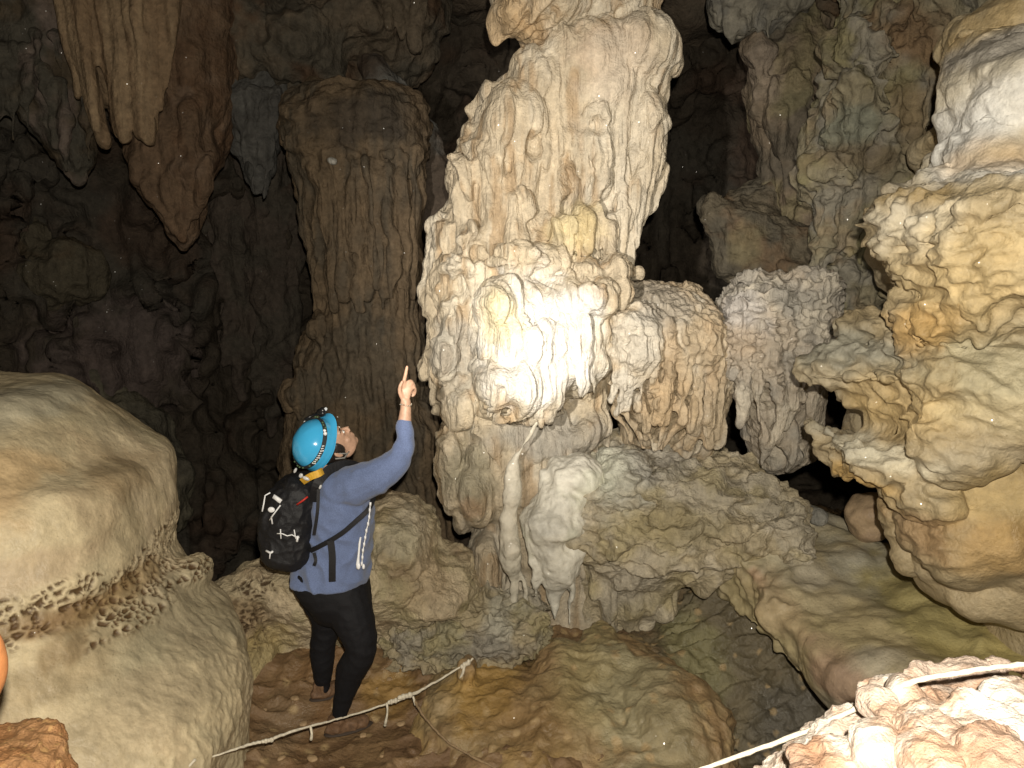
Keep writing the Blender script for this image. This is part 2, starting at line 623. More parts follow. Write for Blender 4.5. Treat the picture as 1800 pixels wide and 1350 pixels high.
def link(name, me, mat, parent=None, label=None, cat=None, group=None, kind=None):
    if mat is not None:
        me.materials.clear(); me.materials.append(mat)
    o = bpy.data.objects.new(name, me)
    COL.objects.link(o)
    if parent is not None:
        o.parent = parent
        o.matrix_parent_inverse = parent.matrix_world.inverted()
    if label: o['label'] = label
    if cat: o['category'] = cat
    if group: o['group'] = group
    if kind: o['kind'] = kind
    return o


def recentre(o):
    """put a top-level mesh's origin at its base"""
    me = o.data
    v = getv(me)
    c = np.array([(v[:, 0].min() + v[:, 0].max()) / 2, (v[:, 1].min() + v[:, 1].max()) / 2, v[:, 2].min()])
    setv(me, v - c)
    o.location = c
    return o


def shade(me):
    me.polygons.foreach_set('use_smooth', np.ones(len(me.polygons), bool))


def rock(name, mb, voxel, sm, fns, mat, label, cat, group=None, base=(0.4, 0.35, 0.27), var=(), blobs=(), seed=0, streak=0.0, pitfn=None, post=1, kind=None, warp=(2.5, .05)):
    me = remesh(mb, name, voxel)
    smooth(me, sm)
    if warp:
        disp(me, lambda v, n: vwarp(v, n, warp[0], warp[1], seed))
        smooth(me, 2, .5)
    for fn in fns:
        disp(me, fn)
    if post:
        smooth(me, post if voxel < .007 else post * 3, 0.35)
    pits = pitfn(getv(me)) if pitfn else None
    paint(me, base, var, blobs, seed, pits, streak)
    shade(me)
    o = link(name, me, mat, None, label, cat, group, kind)
    return recentre(o)

# ================================================================== the rock
M_CALC = rock_mat('calcite', 0.6, 0.55, 1.0, sparkle=0.010, grain=0.20, comb=1.6)
M_FLOW = rock_mat('flowstone', 0.55, 0.42, 0.9, sparkle=0.010, grain=0.18, wet=0.25)
M_SMOOTH = rock_mat('smooth_flowstone', 0.55, 0.28, 0.8, sparkle=0.014, grain=0.14, wet=0.25, comb=.3)
M_DARK = rock_mat('dark_limestone', 0.75, 0.7, 0.5, sparkle=0.003, grain=0.3, comb=1.0, comb_scale=.4, spec=.2)
M_MUD = rock_mat('mud_covered_rock', 0.5, 0.5, 0.6, sparkle=0.006, grain=0.15, wet=0.6, spots=(13.0, (0.46, 0.33, 0.17), 0.66, 0.75))
M_ROUGH = rock_mat('rough_rock', 0.62, 0.65, 0.9, sparkle=0.006, grain=0.25)

CALC = (0.50, 0.42, 0.30); CREAM = (0.62, 0.56, 0.45); WHITE = (0.78, 0.76, 0.72); TAN = (0.42, 0.31, 0.19)
OCHRE = (0.46, 0.31, 0.11); ORANGE = (0.42, 0.22, 0.06); GREY = (0.33, 0.31, 0.27); DGREY = (0.17, 0.165, 0.15)
OLIVE = (0.30, 0.27, 0.13); BROWN = (0.20, 0.125, 0.07); DBROWN = (0.09, 0.055, 0.03); PINK = (0.50, 0.36, 0.26)

def RW(w, *a, **k):
    rock(*a, warp=w, **k)


# ------------------------------------------------ the great column in the torch light
mb = MB()
Y0 = 5.3
mb.L([(-120, 850, 1190, Y0, .50), (-40, 868, 1165, Y0, .48), (15, 876, 1152, Y0, .46), (45, 905, 1135, Y0, .40), (70, 922, 1130, Y0, .36), (100, 941, 1128, Y0, .38),
      (150, 878, 1160, Y0, .42), (190, 841, 1160, Y0, .44), (240, 816, 1154, Y0, .46), (300, 792, 1143, Y0, .48), (345, 798, 1138, Y0, .46),
      (372, 784, 1123, Y0, .46), (400, 754, 1100, Y0, .5), (450, 748, 1083, Y0, .55), (490, 744, 1078, Y0, .58), (560, 754, 1083, Y0, .60),
      (620, 754, 1073, Y0, .60), (680, 768, 1070, Y0, .58), (730, 785, 1060, Y0, .55), (790, 775, 1060, Y0, .55), (850, 785, 1080, Y0, .55),
      (905, 825, 1100, Y0, .5), (960, 850, 1120, Y0, .5), (1040, 850, 1150, Y0, .5), (1120, 870, 1180, Y0, .5), (1220, 860, 1200, Y0, .6)], nu=56)
# top: overhanging lip and its hanging under-side
mb.E(905, 30, 5.05, 34, 34, .22); mb.E(960, 5, 4.98, 75, 44, .28); mb.E(1100, 5, 5.1, 60, 36, .3); mb.E(925, 58, 5.1, 18, 16, .12)
mb.E(1120, 95, 5.15, 62, 72, .42); mb.E(1138, 120, 5.2, 34, 90, .34); mb.E(1040, 110, 5.05, 95, 75, .28)
mb.E(1060, 150, 4.98, 75, 70, .2); mb.E(1126, 230, 5.15, 36, 90, .32); mb.E(960, 150, 5.1, 60, 70, .3)
# stepped left shoulder
for (a, b, r) in ((892, 160, 17), (870, 180, 14), (850, 205, 16), (830, 232, 17), (820, 262, 16), (809, 290, 15), (799, 318, 13), (814, 345, 17), (782, 392, 14), (772, 420, 11), (767, 455, 11), (766, 492, 12), (774, 530, 13), (776, 560, 14), (776, 605, 17), (762, 642, 18), (778, 672, 17)):
    mb.E(a, b, 5.22, r, r * 1.15, .2)
mb.E(905, 230, 5.0, 60, 85, .26); mb.E(880, 300, 4.95, 55, 70, .2)
# middle: hanging folds round the dark recess
for (x0, y0, x1, y1, r0, r1, Y) in ((965, 180, 985, 330, 26, 12, 4.92), (930, 200, 935, 360, 26, 14, 4.9), (1052, 205, 1050, 350, 30, 14, 4.86), (1095, 190, 1085, 330, 26, 12, 4.92),
                                    (1003, 255, 968, 385, 10, 12, 4.86), (1022, 262, 1018, 345, 10, 7, 4.84), (1140, 270, 1095, 440, 22, 12, 4.95), (1158, 300, 1118, 430, 10, 9, 5.1), (1125, 360, 1088, 500, 18, 12, 4.95),
                                    (1105, 330, 1075, 480, 16, 10, 4.88), (870, 330, 872, 470, 30, 24, 4.85), (820, 310, 815, 470, 30, 22, 4.95), (1098, 420, 1108, 512, 8, 14, 5.15), (905, 350, 915, 480, 24, 24, 4.8)):
    mb.T([(x0, y0, Y, r0), ((x0 + x1) / 2 + 3, (y0 + y1) / 2, Y - .02, (r0 + r1) / 2), (x1, y1, Y, r1)])
# knob with a fringe
mb.E(1022, 398, 4.86, 58, 40, .20); mb.E(1050, 410, 4.9, 40, 40, .20)
for k, x in enumerate(range(978, 1080, 13)):
    mb.T([(x, 400, 4.70 + .012 * abs(k - 4), 7), (x + 1, 430, 4.68 + .012 * abs(k - 4), 6), (x + 2, 452 + (k * 37 % 26), 4.72, 2.5)], 8)
mb.E(930, 460, 4.8, 80, 30, .28); mb.E(1040, 480, 4.85, 80, 25, .3); mb.E(822, 470, 4.95, 56, 32, .26); mb.E(835, 425, 4.9, 40, 34, .22)
# the swollen tier in the torch's hot spot
mb.L([(470, 880, 1075, 4.88, .10), (500, 850, 1098, 4.84, .22), (540, 838, 1102, 4.82, .30), (590, 835, 1090, 4.80, .36), (640, 833, 1070, 4.77, .40), (690, 835, 1000, 4.76, .38), (722, 850, 985, 4.80, .28)], nu=44, p=2.2)
mb.E(905, 672, 4.50, 74, 46, .26); mb.E(955, 684, 4.53, 36, 40, .2); mb.E(1000, 530, 4.66, 70, 48, .22); mb.E(930, 550, 4.62, 60, 60, .18); mb.E(1050, 520, 4.6, 45, 40, .25); mb.E(880, 530, 4.55, 45, 40, .22)
for (x, y0, y1, r, Y) in ((868, 560, 680, 16, 4.44), (905, 570, 660, 22, 4.36), (940, 575, 650, 12, 4.32), (962, 565, 660, 11, 4.32), (990, 560, 680, 13, 4.36), (1008, 545, 640, 9, 4.36), (1024, 560, 676, 14, 4.34), (1046, 555, 640, 10, 4.42), (1064, 540, 620, 10, 4.5),
                          (876, 690, 738, 8, 4.32), (892, 700, 735, 5, 4.34), (915, 700, 730, 6, 4.36), (946, 690, 738, 8, 4.34), (963, 680, 728, 7, 4.36), (975, 670, 715, 6, 4.4), (930, 690, 725, 6, 4.36), (1022, 640, 690, 12, 4.33), (1040, 650, 682, 8, 4.4)):
    Y += .05
    y1 += 12
    mb.T([(x, y0, Y + .04, r), (x + 1, (y0 + y1) / 2, Y, r), (x + 2, y1 - r * .5, Y + .02, r * .6)], 10)
# left flank lobes
mb.E(808, 560, 4.95, 44, 60, .26); mb.E(802, 640, 5.0, 42, 60, .24); mb.E(820, 700, 5.0, 50, 60, .28); mb.E(785, 620, 4.85, 26, 40, .14)
# hollow under the tier
mb.E(1000, 745, 5.0, 70, 50, .26); mb.E(890, 760, 5.0, 70, 55, .28); mb.E(985, 725, 4.78, 26, 30, .1)
# foot lobes on the left
mb.E(795, 800, 4.98, 30, 62, .24); mb.E(800, 860, 4.95, 30, 50, .22); mb.E(840, 860, 4.9, 44, 70, .26); mb.E(815, 905, 4.98, 20, 30, .16); mb.E(862, 990, 4.95, 34, 72, .26)
mb.E(845, 800, 4.85, 26, 40, .14)


CARVE = [(1002, 330, 4.8, 17, 3.2, .20), (1040, 222, 4.75, 30, .5, .07), (945, 262, 4.8, 16, 1.6, .10), (1072, 360, 4.85, 12, 3, .10), (1118, 330, 4.9, 10, 4, .07), (900, 285, 4.8, 14, 1.5, .08), (845, 445, 4.8, 26, .9, .06), (975, 620, 4.3, 7, 6, .05), (938, 560, 4.3, 5, 4, .05), (1034, 600, 4.35, 6, 6, .05), (875, 700, 4.3, 10, 2, .08), (1010, 735, 4.7, 50, .7, .12), (890, 745, 4.7, 40, .5, .08)]


def f_col(v, n):
    base = near(v, 1060, 140, 5.0, 110, .6, 1.0)          # smooth, combed stone at the top
    low = sstep(1.5, 1.1, v[:, 2])
    hot = near(v, 950, 600, 4.5, 130, .5, 1.0)
    d = drip(v, 5.5, .80, .07, 3, .3) * (1 - .85 * base) * (1 - .5 * low) * (1 - .5 * hot)
    d += tiers(v, .60, .030, 9, .45, .5, 3, .08) * (1 - .75 * base)
    d += lumps(v, 2.2, .03, 3, 9)
    for (a, b, Y, r, sy, k) in CARVE:
        d -= k * nearf(v, a, b, r, .7, sy, 2.5)
    return d


def f_col2(v, n):
    base = near(v, 1060, 140, 5.0, 110, .6, 1.0)
    hot = near(v, 950, 600, 4.5, 130, .5, 1.0)
    low = sstep(1.5, 1.1, v[:, 2])
    d = drip(v, 12, .55, .034, 15, .3) * (1 - .7 * base) * (1 - .6 * low)
    d += drip(v, 24, .40, .020, 17, .3) * (1 - .7 * base) * (1 - .5 * low)
    left = sstep(-.05, -.55, v[:, 0] + .1)
    d += ridged(v, 10, .024, 3, 4, (1, 1, .4)) * (.12 + .88 * left) * (1 - .8 * base) * (1 - .6 * hot)
    return d


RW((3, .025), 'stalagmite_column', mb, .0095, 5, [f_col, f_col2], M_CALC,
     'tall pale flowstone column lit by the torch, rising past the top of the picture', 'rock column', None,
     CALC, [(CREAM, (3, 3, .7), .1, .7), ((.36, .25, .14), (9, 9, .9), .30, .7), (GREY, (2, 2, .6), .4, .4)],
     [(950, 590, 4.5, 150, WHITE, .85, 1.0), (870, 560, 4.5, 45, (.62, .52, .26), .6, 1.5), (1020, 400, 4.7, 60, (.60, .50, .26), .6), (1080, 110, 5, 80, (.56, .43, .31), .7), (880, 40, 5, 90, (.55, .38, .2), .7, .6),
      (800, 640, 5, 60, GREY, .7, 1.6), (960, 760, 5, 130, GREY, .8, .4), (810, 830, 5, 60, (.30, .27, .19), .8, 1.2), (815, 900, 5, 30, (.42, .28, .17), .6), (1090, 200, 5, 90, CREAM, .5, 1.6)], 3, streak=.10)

# ------------------------------------------------ pedestal the column stands on
mb = MB()
mb.L([(770, 960, 1130, 5.25, .2), (800, 930, 1300, 5.2, .45), (850, 960, 1330, 5.1, .6), (900, 1000, 1340, 5.0, .66), (945, 1010, 1335, 4.95, .62), (985, 985, 1230, 5.1, .5), (1040, 970, 1180, 5.2, .45), (1130, 950, 1200, 5.3, .5), (1240, 930, 1240, 5.3, .6)], nu=52)
mb.E(1090, 830, 4.75, 50, 46, .28); mb.E(1120, 870, 4.62, 90, 36, .3); mb.E(1050, 900, 4.62, 52, 30, .22); mb.E(1200, 860, 4.75, 110, 34, .34); mb.E(1180, 912, 4.6, 110, 26, .3); mb.E(1085, 938, 4.52, 90, 22, .24)
mb.E(1265, 905, 4.65, 70, 34, .34); mb.E(1310, 940, 4.55, 50, 36, .3); mb.E(1150, 945, 4.5, 60, 20, .2); mb.E(1235, 952, 4.5, 60, 18, .2)
mb.E(1320, 880, 4.8, 44, 36, .3); mb.E(1385, 895, 4.75, 38, 30, .3); mb.E(1370, 940, 4.6, 60, 40, .4)
for (x0, y0, x1, y1, r0, r1, Y) in ((1108, 950, 1115, 1075, 40, 12, 4.78), (1060, 960, 1062, 1080, 26, 14, 4.75), (1150, 950, 1140, 1040, 26, 14, 4.8), (1028, 950, 1040, 1050, 14, 9, 4.72), (1112, 1060, 1108, 1130, 14, 18, 4.8), (1062, 1070, 1055, 1140, 16, 22, 4.8), (1185, 960, 1170, 1060, 22, 30, 4.85), (1205, 970, 1190, 1010, 22, 12, 4.7)):
    Y -= .07
    mb.T([(x0, y0, Y, r0), ((x0 + x1) / 2, (y0 + y1) / 2, Y, (r0 + r1) / 2), (x1, y1, Y, r1)])


def f_ped(v, n):
    top = sstep(.50, .68, v[:, 2])
    d = lumps(v, 3.2, .05, 3, 19) + drip(v, 6, .9, .05, 25, .3) * (1 - top)
    d += (ridged(v, 3.2, .06, 3, 6, (1, 1, 2.4)) + tiers(v, .16, .035, 7, .4, .8, 8, .06)) * top * (1 - near(v, 1070, 810, 4.8, 80, .5))
    return d


rock('rock_pedestal', mb, .0105, 5, [f_ped, lambda v, n: ridged(v, 11, .018, 3, 7, (1, 1, 1.9)) * sstep(.4, .65, v[:, 2]) + drip(v, 15, .5, .022, 9, .3) * sstep(.68, .5, v[:, 2])], M_ROUGH,
     'cracked grey-green rock ledge at the foot of the pale column', 'rock ledge', None,
     (.47, .40, .27), [((.44, .40, .32), 2.5, .1, .7), ((.42, .355, .19), 3, .3, .6), (CREAM, 4, .4, .5)],
     [(1085, 830, 4.7, 75, (.46, .45, .38), .85), (1150, 800, 5, 80, GREY, .6, .5), (1200, 920, 4.6, 90, (.36, .30, .16), .6, .5), (1110, 1030, 4.8, 80, (.46, .41, .32), .8, 1.2), (1050, 820, 4.7, 50, (.56, .56, .46), .8)], 13)

# ------------------------------------------------ white stalagmite and thin strand against the pedestal
mb = MB()
mb.T([(948, 738, 4.47, 5), (930, 768, 4.49, 3.5), (913, 792, 4.51, 3), (903, 812, 4.53, 9), (900, 850, 4.53, 15), (898, 905, 4.53, 15), (894, 950, 4.51, 17), (900, 985, 4.52, 20), (905, 1020, 4.57, 8), (904, 1055, 4.60, 9)], 12)
mb.E(898, 962, 4.51, 20, 24, .09); mb.E(908, 1068, 4.65, 34, 16, .12)
mb.T([(906, 990, 4.55, 8), (920, 1020, 4.57, 6), (925, 1055, 4.60, 6)], 8)
RW((6, .012), 'thin_stalagmite', mb, .006, 3, [lambda v, n: lumps(v, 8, .012, 3, 3)], M_SMOOTH,
     'thin milky white stalagmite joined to the column by a slanting strand', 'stalagmite', 'milky white stalagmites', (.62, .58, .48), [(CREAM, 4, .2, .5)])
mb = MB()
mb.L([(822, 948, 962, 4.67, .03), (850, 944, 976, 4.63, .08), (878, 935, 1010, 4.60, .16), (905, 920, 1035, 4.57, .2), (930, 918, 1030, 4.55, .2), (948, 930, 1000, 4.55, .16), (985, 945, 1018, 4.55, .15), (1010, 950, 1018, 4.57, .13), (1040, 958, 990, 4.57, .06), (1072, 964, 978, 4.55, .03), (1088, 970, 973, 4.55, .012)], nu=28, p=2)
mb.E(955, 915, 4.49, 34, 28, .12); mb.E(1008, 838, 4.67, 52, 44, .22); mb.E(990, 885, 4.55, 40, 40, .14); mb.E(1000, 975, 4.53, 24, 48, .1)
for (x0, y0, x1, y1, r0) in ((935, 950, 942, 1050, 9), (945, 980, 948, 1020, 12), (1015, 950, 1000, 1040, 14), (1010, 1020, 998, 1095, 7), (960, 970, 966, 1060, 12)):
    mb.T([(x0, y0, 4.51, r0), ((x0 + x1) / 2, (y0 + y1) / 2, 4.51, r0 * .8), (x1, y1, 4.55, r0 * .35)], 10)
RW((6, .02), 'bulbous_stalagmite', mb, .007, 9, [lambda v, n: lumps(v, 6, .02, 3, 5) + flutes(v, 16, .010, .15, .5, 6)], M_SMOOTH,
     'fat milky white stalagmite with dripping skirt, right of the thin one', 'stalagmite', 'milky white stalagmites', (.70, .67, .58), [((.5, .48, .42), 3, .4, .5), ((.72, .72, .58), 3, .3, .6)])

# ------------------------------------------------ fluted curtains right of the column
mb = MB()
mb.L([(498, 1090, 1215, 5.25, .2), (515, 1075, 1235, 5.2, .35), (550, 1065, 1262, 5.12, .45), (600, 1060, 1278, 5.05, .5), (650, 1060, 1282, 5.08, .46), (700, 1075, 1280, 5.15, .36), (750, 1090, 1266, 5.22, .28), (795, 1100, 1255, 5.28, .22), (830, 1110, 1240, 5.3, .16)], nu=48)
mb.E(1115, 610, 4.66, 50, 60, .24); mb.E(1110, 570, 4.72, 60, 40, .26); mb.E(1140, 600, 4.66, 28, 60, .2); mb.E(1235, 600, 4.82, 44, 60, .26)
for (x0, y0, x1, y1, r0, r1, Y) in ((1075, 620, 1072, 700, 12, 8, 4.62), (1095, 640, 1090, 724, 12, 7, 4.6), (1112, 640, 1106, 722, 11, 6, 4.6), (1130, 640, 1126, 700, 11, 6, 4.6), (1148, 600, 1150, 690, 12, 8, 4.62),
                                    (1178, 570, 1172, 740, 14, 10, 4.64), (1200, 570, 1198, 740, 12, 11, 4.66), (1222, 580, 1220, 760, 12, 12, 4.7), (1245, 640, 1245, 780, 14, 12, 4.74), (1266, 640, 1262, 780, 14, 12, 4.8), (1160, 690, 1152, 738, 16, 10, 4.62),
                                    (1125, 700, 1152, 794, 14, 4, 4.72), (1180, 700, 1158, 794, 12, 4, 4.72), (1205, 720, 1166, 792, 12, 5, 4.74), (1100, 720, 1132, 790, 12, 5, 4.8), (1230, 740, 1212, 790, 14, 8, 4.82), (1080, 720, 1112, 780, 14, 6, 4.88)):
    Y -= .05
    r0 *= .85
    mb.T([(x0, y0, Y, r0), ((x0 + x1) / 2 + 2, (y0 + y1) / 2, Y - .02, (r0 + r1) / 2), (x1, y1, Y + .02, r1)], 10)


def f_cur(v, n):
    up = sstep(1.35, 1.75, v[:, 2])
    return drip(v, 7, .8, .035, 35, .25) * (1 - .5 * up) + lumps(v, 4, .02, 3, 39) + ridged(v, 9, .015, 3, 5, (1, 1, 1.6)) * up


RW((3, .02), 'fluted_curtain', mb, .0085, 4, [f_cur, lambda v, n: drip(v, 18, .5, .028, 5, .3) + ridged(v, 12, .006, 3, 5, (1, 1, .3))], M_CALC,
     'tan fluted flowstone curtain touching the column, its folds closing to points', 'flowstone curtain', 'flowstone curtains right of the column',
     (.46, .37, .25), [(CREAM, (4, 4, 2), .2, .6), (TAN, (6, 6, 1.5), .2, .6)], [(1105, 600, 4.7, 70, (.56, .52, .44), .8), (1170, 520, 5, 90, GREY, .6, .5), (1190, 720, 4.7, 70, (.50, .37, .22), .6), (1080, 690, 4.7, 50, (.6, .57, .5), .7)], 23, streak=.08)

mb = MB()
mb.L([(486, 1320, 1440, 5.2, .22), (500, 1295, 1458, 5.1, .36), (540, 1268, 1466, 5.0, .44), (590, 1262, 1465, 4.95, .46), (650, 1275, 1450, 4.98, .38), (710, 1295, 1445, 5.05, .30), (760, 1305, 1430, 5.1, .26), (800, 1320, 1420, 5.12, .22), (832, 1345, 1390, 5.15, .12)], nu=44)
mb.E(1330, 545, 4.78, 58, 50, .3); mb.E(1350, 492, 5.0, 60, 16, .25); mb.E(1425, 510, 4.85, 40, 40, .3); mb.E(1300, 610, 4.75, 40, 55, .22)
for pts in ([(1335, 600, 4.56, 16), (1335, 660, 4.54, 13), (1328, 710, 4.54, 9), (1344, 760, 4.55, 8), (1340, 815, 4.6, 5)],
            [(1360, 570, 4.56, 14), (1352, 640, 4.54, 11), (1370, 700, 4.54, 11), (1372, 745, 4.55, 11), (1346, 800, 4.58, 6)],
            [(1390, 580, 4.58, 13), (1388, 640, 4.56, 10), (1400, 690, 4.56, 12), (1385, 750, 4.6, 9)],
            [(1410, 570, 4.62, 12), (1405, 650, 4.6, 11), (1412, 700, 4.62, 8)],
            [(1310, 640, 4.66, 22), (1302, 700, 4.64, 16), (1296, 745, 4.66, 8)],
            [(1432, 600, 4.7, 14), (1432, 680, 4.72, 12), (1424, 740, 4.75, 8)],
            [(1375, 760, 4.8, 26), (1395, 800, 4.8, 20), (1380, 825, 4.82, 10)]):
    mb.T([(a, b, Y - .06, r) for a, b, Y, r in pts], 10)
RW((3, .02), 'webbed_curtain', mb, .0085, 4, [lambda v, n: drip(v, 7, .7, .035, 45) + lumps(v, 4, .02, 3, 49) + ridged(v, 9, .035, 3, 5, (1, 1, 1.8)) * sstep(1.5, 1.8, v[:, 2]), lambda v, n: drip(v, 18, .5, .018, 5, .3) + ridged(v, 12, .006, 3, 5, (1, 1, .3))], M_CALC,
     'grey flowstone curtain with webbed roots, between the tan curtain and right wall', 'flowstone curtain', 'flowstone curtains right of the column',
     (.43, .37, .29), [(GREY, 3, .1, .7), (CREAM, (5, 5, 2), .3, .6)], [(1310, 560, 4.8, 50, (.50, .47, .44), .8), (1400, 520, 4.9, 70, GREY, .8, .5), (1300, 600, 4.8, 40, (.48, .38, .27), .6)], 33, streak=.06)

# ------------------------------------------------ right wall: stacked pale tiers
mb = MB()
mb.L([(10, 1782, 2150, 4.3, .5), (60, 1752, 2150, 4.2, .6), (120, 1730, 2150, 4.1, .7), (180, 1716, 2150, 4.05, .75), (215, 1692, 2150, 4.0, .8), (245, 1674, 2150, 3.95, .85), (275, 1692, 2150, 3.95, .8), (305, 1702, 2150, 3.9, .8),
      (325, 1652, 2150, 3.85, .9), (348, 1597, 2150, 3.8, .95), (375, 1604, 2150, 3.8, .95), (420, 1614, 2150, 3.8, .95), (470, 1632, 2150, 3.8, .95), (520, 1662, 2150, 3.85, .9), (560, 1692, 2150, 3.9, .85),
      (590, 1630, 2150, 3.95, .8), (640, 1590, 2150, 3.95, .8), (720, 1550, 2150, 3.9, .85), (800, 1530, 2150, 3.85, .9), (860, 1560, 2150, 3.85, .72), (900, 1600, 2150, 3.85, .72), (960, 1630, 2150, 3.8, .72), (1020, 1680, 2150, 3.7, .72), (1120, 1730, 2150, 3.6, .72), (1300, 1730, 2150, 3.6, .72)], nu=72, p=2.6)
# front faces of the tiers, near the lens
mb.E(1810, 170, 3.35, 120, 110, .4); mb.E(1770, 290, 3.35, 120, 70, .4); mb.E(1720, 300, 3.55, 60, 50, .3); mb.E(1750, 335, 3.25, 140, 50, .4); mb.E(1800, 60, 3.7, 110, 60, .4); mb.E(1740, 230, 3.4, 70, 60, .3); mb.E(1700, 380, 3.1, 140, 62, .5); mb.E(1665, 430, 3.2, 66, 90, .4); mb.E(1780, 450, 2.95, 160, 100, .45); mb.E(1620, 362, 3.4, 55, 20, .3)
mb.E(1760, 120, 3.6, 70, 60, .35); mb.E(1690, 540, 3.1, 90, 60, .35); mb.E(1790, 540, 3.0, 80, 44, .35)
for (x0, y0, x1, y1, r0, r1, Y) in ((1622, 480, 1650, 560, 20, 16, 3.05), (1655, 490, 1672, 600, 20, 14, 2.98), (1690, 480, 1700, 590, 20, 14, 2.9), (1730, 500, 1740, 590, 24, 14, 2.8), (1600, 560, 1590, 640, 20, 30, 3.15), (1650, 580, 1610, 680, 14, 24, 3.1)):
    mb.T([(x0, y0, Y, r0), ((x0 + x1) / 2, (y0 + y1) / 2, Y - .03, (r0 + r1) / 2), (x1, y1, Y + .03, r1)])
mb.E(1800, 570, 3.2, 140, 120, .42); mb.E(1690, 610, 3.4, 90, 90, .38); mb.E(1800, 780, 3.25, 120, 120, .42); mb.E(1640, 860, 3.5, 60, 120, .35); mb.E(1780, 1010, 3.4, 150, 70, .4)
# snouts that reach left
mb.E(1508, 612, 3.8, 66, 38, .26, 10); mb.E(1540, 570, 3.7, 70, 36, .35); mb.E(1472, 640, 3.75, 30, 24, .18); mb.E(1520, 655, 3.5, 80, 48, .35); mb.E(1550, 705, 3.45, 60, 50, .3)
mb.E(1505, 778, 3.65, 60, 30, .26, -22); mb.E(1465, 755, 3.7, 30, 15, .18, -20); mb.E(1530, 805, 3.45, 80, 54, .35); mb.E(1490, 835, 3.5, 40, 22, .2); mb.E(1600, 840, 3.35, 80, 60, .4); mb.E(1600, 640, 3.25, 60, 60, .3)
# great smooth belly
mb.E(1740, 680, 3.1, 150, 110, .4); mb.E(1720, 870, 3.3, 140, 160, .4); mb.E(1820, 900, 3.25, 130, 160, .4); mb.E(1650, 760, 3.15, 90, 90, .35)
mb.T([(1570, 860, 3.5, 26), (1580, 930, 3.5, 24), (1610, 985, 3.45, 22)]); mb.T([(1600, 870, 3.4, 26), (1618, 940, 3.38, 22), (1650, 1000, 3.35, 20)])


def f_rw(v, n):
    hi = sstep(1.75, 2.1, v[:, 2])
    d = lumps(v, 1.8, .06, 3, 59) + tiers(v, .42, .03, 3, .15, .5, 53, .05) * (.1 + .9 * hi)
    belly = sstep(1.7, 1.45, v[:, 2]) * sstep(1.35, 1.7, v[:, 0])
    d = d * (1 - .6 * belly)
    d += (1 - belly) * ridged(v, 2.4, .03, 2, 53, (1, 1, 1.6)) * (.1 + .7 * hi)
    return d


def f_rw2(v, n):
    hi = sstep(1.7, 2.0, v[:, 2])
    edge = sstep(1.95, 1.5, v[:, 0])
    belly = sstep(1.7, 1.45, v[:, 2]) * sstep(1.45, 1.8, v[:, 0])
    d = ridged(v, 20, .007, 3, 3) * (.15 + .7 * hi) + drip(v, 7, .6, .022, 3) * (.15 + .85 * hi)
    d = d * (1 - .75 * belly)
    d += ridged(v, 8, .032, 4, 4, (1, 1, 1.9)) * edge + lumps(v, 9, .006, 3, 5)
    return d


RW((2, .07), 'flowstone_wall', mb, .010, 6, [f_rw, f_rw2], M_FLOW,
     'huge honey-coloured flowstone mass with white tiers filling the right side', 'flowstone', None,
     (.38, .305, .185), [((.43, .37, .26), 1.4, .05, .8), ((.38, .27, .12), 2.2, .35, .6), (GREY, 2.0, .45, .4)],
     [(1720, 200, 3.4, 170, (.60, .56, .47), .7, 1.0), (1790, 190, 3.1, 110, (.72, .70, .65), .8, .6), (1650, 255, 3.5, 60, (.66, .65, .62), .9), (1780, 290, 3.2, 90, (.70, .68, .63), .8, .5), (1590, 400, 3.2, 60, (.60, .55, .44), .8, 1.4), (1760, 270, 3.1, 70, (.55, .37, .18), .5, .7), (1760, 70, 3.6, 90, (.30, .28, .25), .8, .5), (1720, 480, 3, 130, (.58, .45, .24), .6),
      (1740, 640, 3.0, 130, (.40, .36, .24), .8, .7), (1480, 610, 3.7, 90, (.28, .27, .22), .9, .6), (1560, 700, 3.4, 80, (.50, .37, .18), .7), (1480, 770, 3.6, 70, (.33, .32, .27), .85, .5), (1550, 800, 3.4, 70, (.60, .55, .42), .75, .5),
      (1740, 860, 3, 120, (.42, .30, .12), .6, .8), (1760, 970, 3, 150, (.38, .24, .09), .7, .5), (1600, 940, 3.4, 50, (.34, .23, .13), .7, 1.2), (1600, 590, 3.2, 60, (.50, .32, .12), .7), (1500, 850, 3.5, 50, (.52, .34, .12), .7, .5), (1780, 740, 2.9, 100, (.52, .44, .27), .6, .5)], 43)

# ------------------------------------------------ sloping flowstone slab below it
mb = MB()
mb.prism([(1292, 930, 4.7), (1330, 890, 4.95), (1400, 880, 5.0), (1460, 895, 5.0), (1560, 950, 4.6), (1700, 1000, 4.2), (1950, 1060, 3.8), (2150, 1100, 3.5), (2150, 1400, 2.5), (1800, 1290, 2.75), (1560, 1240, 3.15), (1480, 1185, 3.4), (1400, 1105, 3.8), (1340, 1050, 4.1), (1298, 1000, 4.4)], 4, 4.38, -.30)
mb.E(1340, 950, 4.65, 50, 44, .3); mb.E(1320, 1000, 4.45, 34, 34, .2); mb.E(1370, 1060, 4.15, 44, 36, .22); mb.E(1440, 1110, 3.95, 56, 40, .2); mb.E(1520, 1150, 3.75, 66, 40, .2)
mb.E(1400, 930, 4.85, 60, 40, .2); mb.E(1500, 1010, 4.5, 110, 60, .25); mb.E(1640, 1090, 4.0, 140, 70, .25)
mb.T([(1480, 1165, 3.75, 34), (1440, 1150, 3.95, 36), (1505, 1200, 3.6, 40), (1560, 1270, 3.4, 60)])


def f_slab(v, n):
    edge = sstep(1.75, 1.35, v[:, 0] + .35 * (v[:, 1] - 4.0) * -1)
    return lumps(v, 2.2, .045, 3, 69) + lumps(v, 8, .010, 3, 66) + ridged(v, 6, .03, 4, 6) * edge


